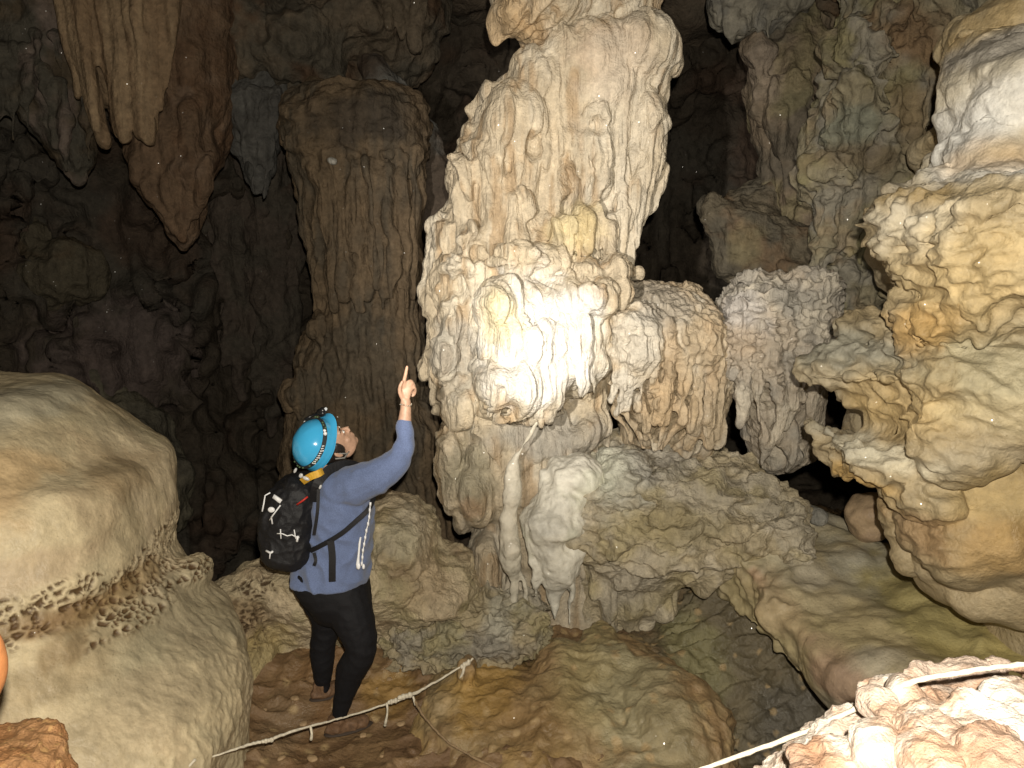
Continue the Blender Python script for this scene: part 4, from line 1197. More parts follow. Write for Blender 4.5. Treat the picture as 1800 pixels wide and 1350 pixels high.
for k, (x, y0, y1, r) in enumerate(((395, 350, 560, 18), (455, 330, 560, 20), (355, 420, 640, 22), (420, 470, 700, 26), (180, 400, 560, 20), (480, 560, 760, 26))):
    mb = MB(); hang(mb, x, y0 - 300, x + 4, y1, r * 1.6, r * .4, 8.7); hang(mb, x - r, y0 - 300, x - r, y1 - 60, r, r * .3, 8.6); hang(mb, x + r, y0 - 300, x + r * 1.3, y1 - 30, r, r * .3, 8.75)
    bg('stalactite', mb, .022, 4, [lambda v, n: flutes(v, 4, .06, .2, .6, 3 + k) + lumps(v, 3, .08, 3, 5 + k)],
       ['faint stalactite in the dark just left of the fluted column, higher of two', 'faint stalactite against the left side of the fluted column', 'faint stalactite directly under the tip of the reddish cone', 'faint long stalactite low in the dark, between cone and person', 'faint stalactite between the pale one and the reddish cone', 'faint low stalactite above the backpack, beside the fluted column foot'][k],
       'stalactite', 'stalactites over the dark cavern', (.12, .095, .075), [(BG, 2, .2, .6)], seed=29 + k)

# ---------------- right of the column
mb = MB()
mb.L([(-150, 1225, 1480, 6.4, .4), (0, 1250, 1420, 6.35, .35), (30, 1262, 1410, 6.3, .3), (50, 1275, 1370, 6.3, .18), (66, 1290, 1340, 6.3, .08)], nu=36)
for k, (x, y) in enumerate(((1266, 48), (1280, 62), (1292, 76), (1305, 58), (1322, 52), (1336, 60), (1352, 70), (1365, 40), (1256, 20), (1380, 30))):
    hang(mb, x - 2, -60, x, y, 12, 4, 6.1)
bg('fringe_stalactite', mb, .013, 3, [lambda v, n: flutes(v, 9, .03, .2, .6, 25) + lumps(v, 4, .05, 3, 4)], 'grey ragged stalactite fringe at the top, just right of the pale column', 'stalactite', 'stalactites over the dark cavern', (.27, .25, .20), [(DGREY, 3, .2, .7)], seed=41)
mb = MB()
mb.L([(30, 1330, 1480, 6.6, .3), (80, 1318, 1470, 6.5, .34), (150, 1318, 1470, 6.45, .34), (220, 1325, 1465, 6.4, .32), (290, 1345, 1460, 6.35, .28), (350, 1360, 1450, 6.3, .22), (420, 1368, 1450, 6.3, .2), (520, 1380, 1450, 6.3, .25)], nu=36)
hang(mb, 1330, 80, 1340, 200, 16, 14, 6.2); hang(mb, 1365, 150, 1385, 370, 20, 14, 6.1); hang(mb, 1400, 130, 1405, 300, 24, 14, 6.1)
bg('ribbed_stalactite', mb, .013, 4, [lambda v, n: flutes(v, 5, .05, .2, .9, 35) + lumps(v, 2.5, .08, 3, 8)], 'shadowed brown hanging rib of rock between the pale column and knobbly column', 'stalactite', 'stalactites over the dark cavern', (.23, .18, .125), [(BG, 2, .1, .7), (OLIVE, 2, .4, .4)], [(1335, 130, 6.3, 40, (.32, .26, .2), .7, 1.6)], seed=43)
mb = MB()
mb.L([(355, 1235, 1300, 6.3, .15), (390, 1224, 1420, 6.2, .3), (430, 1240, 1450, 6.15, .34), (470, 1262, 1460, 6.15, .3), (510, 1290, 1460, 6.2, .25), (560, 1300, 1470, 6.3, .2)], nu=36)
mb.E(1245, 385, 6.2, 20, 36, .2); mb.E(1400, 480, 6.0, 70, 40, .3)
mb.E(1320, 370, 6.45, 60, 60, .25)
bg('brown_hump', mb, .013, 4, [lambda v, n: lumps(v, 3, .07, 4, 8) + flutes(v, 5, .02, .3, .6, 3)], 'olive-brown rock hump in the shadow above the grey curtain', 'rock', None, (.15, .125, .085), [(BG, 2, .1, .6), (BROWN, 3, .4, .6)], [(1310, 440, 6, 40, (.24, .20, .11), .6)], seed=45)
mb = MB()
mb.L([(-100, 1500, 1760, 5.6, .4), (20, 1480, 1740, 5.5, .4), (70, 1455, 1700, 5.4, .42), (130, 1448, 1670, 5.35, .42), (200, 1440, 1640, 5.3, .42), (260, 1432, 1630, 5.3, .42), (310, 1412, 1615, 5.25, .42), (345, 1422, 1600, 5.25, .38), (400, 1430, 1590, 5.25, .34), (470, 1440, 1590, 5.3, .3), (540, 1450, 1620, 5.4, .28), (640, 1450, 1640, 5.5, .3)], nu=48)
mb.E(1480, 95, 5.05, 34, 44, .2); mb.E(1530, 110, 5.0, 34, 50, .2); mb.E(1500, 170, 4.95, 50, 40, .2); mb.E(1470, 300, 4.95, 50, 40, .2); mb.E(1550, 50, 5.05, 30, 26, .2); mb.E(1500, 230, 4.93, 50, 50, .18)
for (x0, y0, x1, y1, r0, r1) in ((1455, 330, 1448, 500, 18, 14), (1500, 330, 1468, 450, 14, 10), (1530, 340, 1490, 440, 12, 8), (1510, 380, 1500, 450, 10, 6), (1545, 380, 1530, 470, 12, 7), (1570, 320, 1555, 440, 14, 8), (1580, 100, 1580, 330, 13, 10), (1605, 100, 1600, 320, 13, 10), (1555, 120, 1560, 330, 12, 10), (1625, 80, 1620, 250, 13, 10), (1540, 400, 1560, 520, 12, 10)):
    hang(mb, x0, y0, x1, y1, r0, r1, 4.97)
bg('knobbly_column', mb, .011, 3, [lambda v, n: lumps(v, 3, .05, 3, 8) + ridged(v, 5, .035, 3, 3) + drip(v, 6, .8, .05, 4) + flutes(v, 7, .03, .1, .5, 35), lambda v, n: ridged(v, 14, .010, 3, 3) + drip(v, 14, .5, .02, 4)],
   'knobbly grey-green column half hidden behind the white tiers at right', 'rock column', None, (.30, .265, .18), [(GREY, 3, .1, .6), (OLIVE, 3, .3, .6), (TAN, 4, .4, .4)], [(1500, 230, 5, 50, (.25, .27, .22), .7), (1600, 60, 5.2, 90, (.24, .15, .08), .8, .8), (1520, 280, 5, 110, (.21, .15, .09), .5, .3), (1600, 200, 5.1, 50, (.30, .22, .12), .7, 1.5)], seed=47, streak=.08)
mb = MB()
mb.L([(-150, 1400, 2100, 6.2, .5), (0, 1440, 2100, 6.1, .5), (40, 1560, 2100, 6.0, .5), (120, 1600, 2100, 5.9, .5), (700, 1560, 2100, 5.9, .5)], nu=44)
bg('rusty_rock', mb, .016, 4, [lambda v, n: lumps(v, 2.5, .12, 4, 8) + flutes(v, 5, .05, .2, .8, 35)], 'rusty brown ceiling rock behind the white tiers in the upper right corner', 'rock', None, (.22, .14, .08), [(BG, 2, .1, .7), (RB, 2, .3, .6)], seed=49)

# ---------------- the cave's shell: back wall, sides, roof
def sheet(name, pfn, nu, nv, fns, base, var, label, cat, blobs=(), seed=0):
    a, b = np.meshgrid(np.linspace(0, 1, nu), np.linspace(0, 1, nv))
    V = pfn(a.ravel(), b.ravel()).astype(np.float32)
    me = bpy.data.meshes.new(name)
    idx = np.arange(nu * nv).reshape(nv, nu)
    Fc = np.stack([idx[:-1, :-1], idx[:-1, 1:], idx[1:, 1:], idx[1:, :-1]], -1).reshape(-1, 4)
    me.vertices.add(len(V)); me.loops.add(Fc.size); me.polygons.add(len(Fc))
    me.vertices.foreach_set('co', V.ravel())
    me.loops.foreach_set('vertex_index', Fc.ravel().astype(np.int32))
    me.polygons.foreach_set('loop_start', np.arange(0, Fc.size, 4, dtype=np.int32))
    me.update(calc_edges=True)
    for fn in fns:
        disp(me, fn)
    paint(me, base, var, blobs, seed, None, .2)
    shade(me)
    return link(name, me, M_DARK, None, label, cat, None, 'structure')


def shell(a, b):
    # a runs round from left of the camera, past the back, to the right; b up
    t = -1.9 + 3.8 * a
    z = -2.5 + 9.0 * b
    bulge = 1.0 - .25 * np.clip(b - .5, 0, 1) ** 2 * 4
    x = 6.8 * np.sin(t) * bulge + .6
    y = 1.8 + 8.0 * np.cos(t) * bulge
    return np.stack([x, y, z], 1)


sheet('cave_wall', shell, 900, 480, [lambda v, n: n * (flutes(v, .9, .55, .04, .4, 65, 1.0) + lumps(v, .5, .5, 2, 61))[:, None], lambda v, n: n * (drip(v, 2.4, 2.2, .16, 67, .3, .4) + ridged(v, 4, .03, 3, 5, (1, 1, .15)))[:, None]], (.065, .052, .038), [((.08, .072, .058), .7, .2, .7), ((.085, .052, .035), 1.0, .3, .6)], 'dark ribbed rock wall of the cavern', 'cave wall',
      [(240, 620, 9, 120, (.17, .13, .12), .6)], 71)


def roof(a, b):
    x = -7 + 14 * a
    y = -4 + 15 * b
    return np.stack([x, y, 5.9 - .03 * (y - 3) ** 2 - .02 * x * x], 1)


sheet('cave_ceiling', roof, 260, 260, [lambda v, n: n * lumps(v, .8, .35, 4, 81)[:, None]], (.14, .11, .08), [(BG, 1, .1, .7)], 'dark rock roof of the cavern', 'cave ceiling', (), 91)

# ================================================================== ropes
ROPE = plain('dirty_white_rope', (.60, .55, .44), .8, bump=(70, .8, .25))
ROPED = plain('muddy_rope', (.26, .18, .10), .85, bump=(70, .8, .3))


def rope(name, pts, mat, label, cat, knots=(), tails=(), group=None):
    """pts: (px, py, Y, radius_px)"""
    q = resample(pts, 8)
    rg = random.Random(len(pts))
    c, r = [], []
    for a, b, Y, w in q:
        c.append(P(a + rg.uniform(-.8, .8), b + rg.uniform(-.8, .8), Y)); r.append(w * Y / F * rg.uniform(.85, 1.15))
    mb = MB()
    mb.tube(c, r, 8)
    o = link(name, mb.mesh(name), mat, None, label, cat, group)
    shade(o.data)
    recentre(o)
    bpy.context.view_layer.update()
    for (x, y, Y, L, w, ang) in knots:
        k = MB()
        t = R(ang)
        for j in range(4):
            s = (j - 1.5) / 2 * L
            k.E(x + s * math.cos(t), y + s * math.sin(t), Y - .005, L * .45, w * (1 + .3 * (j % 2)), w * Y / F, 0)
        ko = link('knot', k.mesh('knot'), mat, o)
        shade(ko.data)
    for tp in tails:
        k = MB(); k.T(tp, 8)
        to = link('rope_tail', k.mesh('rope_tail'), mat, o)
        shade(to.data)
    return o


rope('rope', [(322, 1352, 3.05, 2.0), (345, 1337, 3.1, 2.0), (385, 1327, 3.15, 1.8), (440, 1308, 3.25, 2.8), (470, 1302, 3.3, 3.2), (510, 1287, 3.38, 2.6), (572, 1270, 3.5, 2.0), (615, 1258, 3.6, 1.8), (680, 1237, 3.72, 2.0), (722, 1222, 3.8, 3.0), (760, 1202, 3.88, 2.2), (805, 1175, 3.96, 2.0), (832, 1158, 4.0, 1.8)], ROPE,
     'knotted dirty-white rope strung low past the person\'s front foot', 'rope',
     [(712, 1224, 3.76, 12, 4.5, -15), (470, 1302, 3.28, 10, 3.6, -10), (818, 1168, 3.96, 9, 4.5, -32), (690, 1233, 3.72, 8, 4, -15)],
     [[(680, 1237, 3.7, 2.4), (681, 1252, 3.69, 1.8), (677, 1274, 3.69, 3.2)], [(546, 1278, 3.43, 2.6), (548, 1290, 3.42, 2.4), (547, 1299, 3.42, 3.2)], [(816, 1170, 3.95, 3), (814, 1182, 3.94, 2.6), (809, 1192, 3.94, 2.4)], [(330, 1350, 3.0, 2), (342, 1336, 3.02, 3)], [(726, 1224, 3.79, 2), (730, 1238, 3.78, 2.4)]])
rope('rope', [(727, 1226, 3.80, 2.4), (734, 1242, 3.76, 2.4), (752, 1268, 3.68, 2.2), (786, 1303, 3.58, 2.2), (830, 1330, 3.50, 2.2), (884, 1356, 3.42, 2.2)], ROPED,
     'thin muddy rope hanging from the knot and running down over the brown mud', 'rope')
rope('rope', [(1120, 1392, 1.75, 4), (1235, 1352, 1.72, 4.2), (1330, 1318, 1.70, 4.8), (1430, 1280, 1.66, 5.2), (1520, 1238, 1.60, 5.6), (1600, 1200, 1.54, 5.6), (1700, 1180, 1.50, 5.2), (1800, 1168, 1.50, 4.6), (1900, 1166, 1.5, 4)], ROPE,
     'thick pale rope lying over the edge of the bright foreground rock', 'rope')

# ================================================================== the person
YP = 3.9
PX = YP / F                                   # metres per photograph pixel at the person


def Q(px, py, d=0.0):
    return P(px, py, YP + d)


SKIN = plain('skin', (.52, .32, .22), .5, bump=(60, .15, .10))
SHIRT = plain('blue_knit', (.14, .185, .33), .85, bump=(240, .5, .22), spec=.2, sheen=.2)
BLACK = plain('black_stretch_fabric', (.008, .008, .010), .75, bump=(120, .3, .2), spec=.25)
PACKM = plain('black_nylon', (.010, .010, .012), .6, bump=(160, .4, .2), spec=.35)
BLUEP = plain('blue_plastic', (.06, .44, .80), .2, bump=(6, .02, .03), coat=.6)
HAIRM = plain('dark_hair', (.018, .012, .009), .5, bump=(90, .5, .2))
WHITER = plain('reflective_white', (.85, .86, .88), .4)
YELL = plain('yellow_webbing', (.65, .38, .04), .6, bump=(90, .3, .15))
REDM = plain('red_cord', (.50, .03, .02), .5)
STRAPM = plain('dark_elastic', (.02, .024, .026), .7, bump=(120, .4, .2))
GREENM = plain('green_grey_weave', (.10, .16, .07), .7)
LENS = plain('lamp_lens', (.7, .75, .8), .08, spec=.8)
SHOEM = plain('muddy_boot', (.15, .085, .045), .7, bump=(50, .6, .3))
METAL = plain('bright_metal', (.75, .70, .60), .25, metal=1.0)

person = bpy.data.objects.new('person', None)
COL.objects.link(person)
person.location = Q(585, 1278)
person['label'] = 'person in blue helmet and blue shirt with raised arm pointing up at the column'
person['category'] = 'person'
bpy.context.view_layer.update()


def nrm(a):
    a = np.array(a, float)
    return a / np.linalg.norm(a)


def frame(fwd, up):
    f = nrm(fwd); u = np.array(up, float); u = nrm(u - f * np.dot(f, u)); s = np.cross(f, u)
    return f, u, s


HC = Q(586, 783)
hf, hu, hs = frame((.50, .10, .85), (-.70, -.58, .42))


def Hd(f, u, s):
    return HC + hf * f + hu * u + hs * s


HR = np.stack([hs, hf, hu], 1)                # columns: side, forward, up


def tq(mb, pts, nu=14, flat=None):
    q = resample(pts, 3)
    mb.tube([Q(a, b, d) for a, b, d, r in q], [r * PX for a, b, d, r in q], nu, flat)
    for e in (q[0], q[-1]):
        if e[3] * PX > .004:
            mb.ell(Q(e[0], e[1], e[2]), (e[3] * PX * .98,) * 3, nu=12, nv=8)


def part(name, mb, vox, sm, mat, parent, fns=(), label=None, **kw):
    me = remesh(mb, name, vox)
    smooth(me, sm, .5)
    for fn in fns:
        disp(me, fn)
    shade(me)
    return link(name, me, mat, parent, label, **kw)


def solid(name, mb, mat, parent, label=None, **kw):
    me = mb.mesh(name)
    shade(me)
    return link(name, me, mat, parent, label, **kw)


# ---- body: one continuous surface
mb = MB()
mb.ell(Hd(0, .02, 0), (.074, .094, .105), HR)                       # cranium
mb.ell(Hd(.035, -.045, 0), (.058, .060, .070), HR)                  # face
mb.ell(Hd(.062, -.092, 0), (.026, .024, .020), HR)                  # chin
mb.ell(Hd(.020, -.075, .036), (.022, .045, .026), HR); mb.ell(Hd(.020, -.075, -.036), (.022, .045, .026), HR)   # jaw
mb.ell(Hd(.060, -.030, .036), (.022, .022, .020), HR); mb.ell(Hd(.060, -.030, -.036), (.022, .022, .020), HR)   # cheeks
mb.ell(Hd(.078, .030, 0), (.050, .020, .018), HR)                   # brow
mb.tube([Hd(.088, .012, 0), Hd(.102, -.010, 0), Hd(.112, -.026, 0)], [.008, .010, .013], 10)   # nose
mb.ell(Hd(.104, -.030, .010), (.008, .009, .007), HR); mb.ell(Hd(.104, -.030, -.010), (.008, .009, .007), HR)
mb.ell(Hd(.092, -.054, 0), (.020, .010, .006), HR); mb.ell(Hd(.089, -.066, 0), (.017, .010, .006), HR)          # lips
mb.ell(Hd(.084, .008, .030), (.014, .010, .010), HR); mb.ell(Hd(.084, .008, -.030), (.014, .010, .010), HR)     # eyelids
for s in (1, -1):
    mb.tube([Hd(-.012, .022, .076 * s), Hd(-.022, .008, .084 * s), Hd(-.020, -.014, .085 * s), Hd(-.010, -.030, .078 * s)], [.006, .007, .007, .006], 8)
    mb.ell(Hd(-.010, -.004, .078 * s), (.006, .012, .022), HR)
mb.tube([Hd(-.03, -.05, 0), Q(578, 812, .02), Q(586, 836, .05)], [.060, .058, .066], 18)                        # neck
mb.L([(832, 570, 632, YP + .06, .12), (860, 556, 646, YP + .06, .18), (910, 545, 645, YP + .06, .17), (960, 535, 642, YP + .06, .16), (1010, 524, 642, YP + .06, .165), (1045, 535, 645, YP + .06, .17), (1065, 555, 640, YP + .06, .14)], nu=32, p=2.1)
tq(mb, [(600, 862, -.08, 26), (655, 842, -.10, 21), (702, 808, -.08, 14.5), (711, 775, -.07, 14), (711, 745, -.06, 12.5), (713, 720, -.05, 9.8), (713, 706, -.05, 9.4)])
# right hand: palm, pointing forefinger, curled fingers, thumb along the side
mb.ell(Q(713, 691, -.05), (10 * PX, .016, 14 * PX)); mb.ell(Q(716, 684, -.045), (10 * PX, .016, 8.5 * PX))


def fq(pts):
    q = resample(pts, 3)
    mb.tube([Q(a, b, d) for a, b, d, r in q], [r for a, b, d, r in q], 10)
    mb.ell(Q(*q[-1][:3]), (q[-1][3],) * 3, nu=10, nv=6)


fq([(709, 682, -.055, .0115), (710, 671, -.060, .0108), (713, 658, -.066, .0096), (715.5, 645, -.070, .0080)])
fq([(714, 680, -.050, .010), (719, 670, -.045, .0095), (725, 672, -.020, .0085), (723, 681, -.008, .0078), (717, 684, -.012, .007)])
fq([(718, 681, -.048, .010), (724, 673, -.038, .0092), (728.5, 680, -.014, .0085), (726, 688, -.004, .0076), (721, 690, -.010, .007)])
fq([(721, 685, -.046, .009), (728, 681, -.036, .0084), (730, 689, -.014, .0076), (727, 695, -.006, .007), (724, 696, -.012, .0062)])
fq([(708, 701, -.060, .012), (703, 690, -.070, .0105), (703, 680, -.078, .0095), (707, 671, -.082, .008)])
# left arm folded low in front of the belly
tq(mb, [(610, 865, .20, 24), (628, 915, .22, 20), (628, 960, .20, 15), (622, 985, .12, 11), (624, 992, .06, 9)])
mb.ell(Q(626, 992, .04), (.026, .02, .045))
for k in range(4):
    mb.tube([Q(628, 984 + k * 5, .03), Q(634, 986 + k * 5, .0), Q(630, 988 + k * 5, -.02)], [.009, .0085, .007], 8)
mb.tube([Q(622, 984, .04), Q(622, 976, .01)], [.011, .008], 8)
# legs
tq(mb, [(600, 1050, -.02, 36), (620, 1092, -.05, 29), (634, 1140, -.07, 22), (620, 1180, -.04, 21), (606, 1225, -.02, 14), (597, 1262, .0, 10), (596, 1275, 0, 10)])
tq(mb, [(568, 1050, .12, 34), (572, 1092, .14, 25), (566, 1136, .16, 19), (567, 1172, .18, 18), (567, 1206, .20, 11), (567, 1216, .20, 10)])
body = part('body', mb, .0042, 4, SKIN, person)
# eyes and brows
for s in (1, -1):
    e = MB(); e.ell(Hd(.087, .008, .030 * s), (.0115, .0115, .0075), HR, 12, 8)
    eo = solid('eye', e, plain('eyeball', (.7, .68, .64), .2), body)
    e = MB(); e.ell(Hd(.0965, .009, .030 * s), (.0045, .003, .0045), HR, 10, 6)
    solid('iris', e, plain('iris', (.03, .015, .008), .15), body)
    e = MB(); e.tube([Hd(.093, .028, .016 * s), Hd(.093, .033, .032 * s), Hd(.082, .028, .048 * s)], [.003, .004, .002], 6)
    solid('eyebrow', e, HAIRM, body)

# ---- hair, gathered under the helmet
mb = MB()
mb.ell(Hd(-.022, .022, 0), (.082, .086, .108), HR)
mb.ell(Hd(-.055, -.045, 0), (.060, .045, .06), HR)
mb.ell(Hd(.0, .010, .062), (.022, .038, .05), HR)
mb.tube([Hd(-.06, -.04, 0), Q(560, 815, .03), Q(556, 838, .02)], [.045, .035, .02], 14)
part('hair', mb, .006, 3, HAIRM, person, [lambda v, n: billow(v, 60, .004, 3)])

# ---- blue shirt
mb = MB()
mb.L([(824, 574, 618, YP + .05, .09), (838, 560, 642, YP + .05, .16), (862, 548, 652, YP + .04, .205), (900, 542, 655, YP + .04, .20), (940, 538, 653, YP + .04, .19), (975, 530, 651, YP + .04, .19), (1000, 518, 649, YP + .04, .20), (1016, 513, 645, YP + .04, .205)], nu=40, p=2.2)
tq(mb, [(592, 862, -.07, 36), (628, 850, -.11, 35), (662, 838, -.12, 31), (690, 818, -.10, 26), (705, 800, -.08, 22), (713, 775, -.07, 16.5), (711, 750, -.06, 15), (711, 745, -.06, 14.6)])
tq(mb, [(610, 862, .20, 32), (630, 915, .22, 24), (628, 955, .20, 19), (622, 980, .14, 15)])


def folds(v, n):
    d = np.zeros(len(v), np.float32)
    # creases round the armpit and elbow, and drag lines across the back
    a = Q(640, 870, -.1); c = Q(700, 800, -.1)
    for p0, fr, am, rad in ((a, 60, .006, .16), (c, 75, .006, .09)):
        r = np.sqrt(((v - p0) ** 2).sum(1))
        ang = v[:, 0] * .8 + v[:, 2] * .5
        d += am * np.sin(ang * fr + 2.5 * perlin(v * 7, 3)) * np.exp(-(r / rad) ** 2)
    q = np.stack([v[:, 0] * 5 + v[:, 2] * 6, v[:, 1] * 5, v[:, 2] * 5 - v[:, 0] * 5], 1)
    d += .012 * (1 - np.abs(perlin(q * 1.3, 6)) * 2.2) * sstep(Q(0, 830)[2], Q(0, 930)[2], v[:, 2])
    d += .004 * perlin(v * 22, 8)
    return d


part('shirt', mb, .006, 3, SHIRT, person, [folds])

# ---- black leggings
mb = MB()
mb.L([(985, 524, 645, YP + .05, .17), (1010, 512, 646, YP + .05, .195), (1040, 528, 650, YP + .05, .20), (1062, 546, 652, YP + .05, .18), (1085, 556, 650, YP + .05, .12)], nu=36, p=2.2)
tq(mb, [(606, 1045, -.02, 44), (622, 1092, -.05, 38), (635, 1140, -.07, 29), (618, 1176, -.04, 27.5), (607, 1215, -.02, 20), (597, 1255, .0, 14), (595.5, 1268, 0, 13.5)])
tq(mb, [(562, 1040, .12, 42), (574, 1092, .14, 28), (567, 1136, .16, 24), (568, 1172, .18, 21), (567, 1200, .20, 15), (567, 1210, .20, 15)])


def lf(v, n):
    return .003 * (1 - np.abs(perlin(np.stack([v[:, 0] * 8, v[:, 1] * 8, v[:, 2] * 14], 1), 6)) * 2.2) + .002 * perlin(v * 30, 8)


part('leggings', mb, .006, 3, BLACK, person, [lf])


def boot(px, py, d, a):
    c = Q(px, py, d)
    t = np.array([math.cos(a), math.sin(a), 0])
    b = MB()
    b.ell(c + t * .05 + np.array([0, 0, .035]), (.115, .048, .042), np.stack([t, np.array([-t[1], t[0], 0]), [0, 0, 1]], 1))
    b.ell(c + t * .13 + np.array([0, 0, .03]), (.055, .046, .034), np.stack([t, np.array([-t[1], t[0], 0]), [0, 0, 1]], 1))
    b.tube([c + np.array([0, 0, .03]), c + np.array([0, 0, .10])], [.05, .046], 14)
    o = part('boot', b, .006, 3, SHOEM, person, [lambda v, n: .004 * perlin(v * 25, 5) + ridged(v, 14, .006, 3, 3)])
    s = MB()
    s.ell(c + t * .065 + np.array([0, 0, .010]), (.135, .050, .014), np.stack([t, np.array([-t[1], t[0], 0]), [0, 0, 1]], 1))
    link('sole', s.mesh('sole'), plain('boot_sole', (.05, .035, .025), .8), o)
    return o


boot(592, 1290, -.02, .5)
boot(565, 1228, .20, .6)

# ---- bracelet of small beads
mb = MB()
wc = Q(713, 711, -.05)
for k in range(18):
    a = 2 * math.pi * k / 18
    mb.ell(wc + np.array([math.cos(a) * .0285, math.sin(a) * .0285, .004 * math.sin(a * 2)]), (.004, .004, .004), None, 8, 5)
solid('bracelet', mb, METAL, person, 'thin glinting bracelet')

# ---- helmet
hc = Q(556, 781, -.04)
f2, u2, s2 = frame((.30, .22, .92), (-.55, -.70, .40))
mb = MB()
nu, nv = 64, 26
vs = []
for shell_r in (1.0, .965):
    for j in range(nv + 1):
        t = (math.pi / 2 * 1.12) * j / nv
        for i in range(nu):
            a = 2 * math.pi * i / nu
            rr = shell_r * (1 + (.035 if j >= nv - 2 else 0) * (1 if shell_r == 1.0 else .2))
            x, y, z = math.sin(t) * math.cos(a), math.sin(t) * math.sin(a), math.cos(t)
            # shallow panels moulded into the dome
            pan = .012 * sstep(.2, .5, math.sin(t)) * (0.5 + .5 * math.cos(6 * a)) ** 3
            rr += float(pan) * (1 if shell_r == 1.0 else 0)
            fl = .035 * sstep(.9, 1.0, j / nv) * max(0, math.sin(a))       # little peak in front
            vs.append(hc + s2 * (.113 * rr * x) + f2 * ((.130 * rr + fl) * y) + u2 * (.118 * rr * z))
n0 = (nv + 1) * nu
fs = []
for s in range(2):
    for j in range(nv):
        for i in range(nu):
            q = (s * n0 + j * nu + i, s * n0 + j * nu + (i + 1) % nu, s * n0 + (j + 1) * nu + (i + 1) % nu, s * n0 + (j + 1) * nu + i)
            fs.append(q if s else q[::-1])
for i in range(nu):
    fs.append((nv * nu + i, nv * nu + (i + 1) % nu, n0 + nv * nu + (i + 1) % nu, n0 + nv * nu + i))
mb.add(vs, fs)
helmet = solid('helmet', mb, BLUEP, person, 'glossy bright blue caving helmet with a lamp on it')


def merge(o, mb_, mat):
    """pattern woven into a strap: joined to the strap's own mesh"""
    me = o.data
    n0 = len(me.vertices)
    vs = [tuple(x.co) for x in me.vertices] + np.concatenate(mb_.v).tolist()
    fc = [tuple(p.vertices) for p in me.polygons] + [tuple(i + n0 for i in q) for q in mb_.f]
    mi = [p.material_index for p in me.polygons] + [len(me.materials)] * len(mb_.f)
    nm = bpy.data.meshes.new(me.name)
    nm.from_pydata(vs, [], fc)
    for m_ in list(me.materials) + [mat]:
        nm.materials.append(m_)
    nm.polygons.foreach_set('material_index', mi)
    nm.update()
    o.data = nm


def on_dome(a, t, k=1.03):
    return hc + s2 * (.113 * k * math.sin(t) * math.cos(a)) + f2 * (.130 * k * math.sin(t) * math.sin(a)) + u2 * (.118 * k * math.cos(t))


def band(pts, w, th, mat, name, parent):
    """a flat strap that follows points on the dome: pts = [(a, t)]"""
    b = MB()
    c = [on_dome(a, t, 1.035) for a, t in pts]
    vs = []
    n = len(c)
    for k in range(n):
        d = nrm(c[min(k + 1, n - 1)] - c[max(k - 1, 0)])
        o = nrm(c[k] - hc)
        sd = nrm(np.cross(d, o))
        for e, h in ((-1, 0), (1, 0), (1, th), (-1, th)):
            vs.append(c[k] + sd * e * w / 2 + o * h)
    fs = []
    for k in range(n - 1):
        for i in range(4):
            fs.append((k * 4 + i, k * 4 + (i + 1) % 4, (k + 1) * 4 + (i + 1) % 4, (k + 1) * 4 + i))
    fs += [(0, 1, 2, 3), (4 * n - 1, 4 * n - 2, 4 * n - 3, 4 * n - 4)]
    b.add(vs, fs)
    me = b.mesh(name)
    return link(name, me, mat, parent)


st = band([(2 * math.pi * k / 60, 1.20) for k in range(61)], .021, .003, STRAPM, 'lamp_strap', helmet)
pt = MB()
rg = random.Random(4)
for k in range(46):
    a = 2 * math.pi * k / 46
    if rg.random() < .5:
        continue
    pt.ell(on_dome(a, 1.20 + rg.uniform(-.05, .05), 1.07), (.0055, .0055, .0045), None, 8, 5)
merge(st, pt, GREENM)
# pale lettering-like marks woven in the side of the strap
pt = MB()
for k in range(9):
    a = -.75 + .10 * k
    for q in range(2 if k % 3 else 3):
        pt.ell(on_dome(a + .022 * q, 1.16 + .045 * q, 1.068), (.0035, .0022, .0035), None, 6, 4)
merge(st, pt, WHITER)
# buckle and clips
for a, t, r in ((.55, 1.19, .010), (.68, 1.17, .008), (2.4, 1.2, .007)):
    pt = MB()
    pt.ell(on_dome(a, t, 1.07), (r, r * .8, r), None, 8, 6)
    link('strap_clip', pt.mesh('strap_clip'), WHITER, st)
# head lamp at the front
lc = hc + f2 * .158 + u2 * .035
mb = MB()
mb.ell(lc, (.030, .020, .020), np.stack([s2, f2, u2], 1), 16, 10)
mb.ell(lc + s2 * .012 + f2 * .012 + u2 * .005, (.018, .018, .018), None, 14, 8)
mb.tube([lc - s2 * .03 - f2 * .01, hc + f2 * .10 - s2 * .05 + u2 * .08], [.008, .006], 8)
lamp = solid('headlamp', mb, plain('black_plastic', (.012, .012, .013), .3), helmet)
mb = MB(); mb.ell(lc + s2 * .024 + f2 * .024, (.009, .009, .009), None, 12, 8)
solid('lens', mb, LENS, helmet)
mb = MB()
for b_ in (-.045, .045):
    mb.tube([Hd(-.01, .0, .083), Hd(.005, -.05, .072), Hd(.03, -.095, .02)] if b_ > 0 else [Hd(-.04, .0, .080), Hd(-.02, -.045, .078), Hd(.005, -.05, .072)], [.004, .004, .004], 6)
solid('chin_strap', mb, plain('grey_webbing', (.25, .24, .22), .6), helmet)

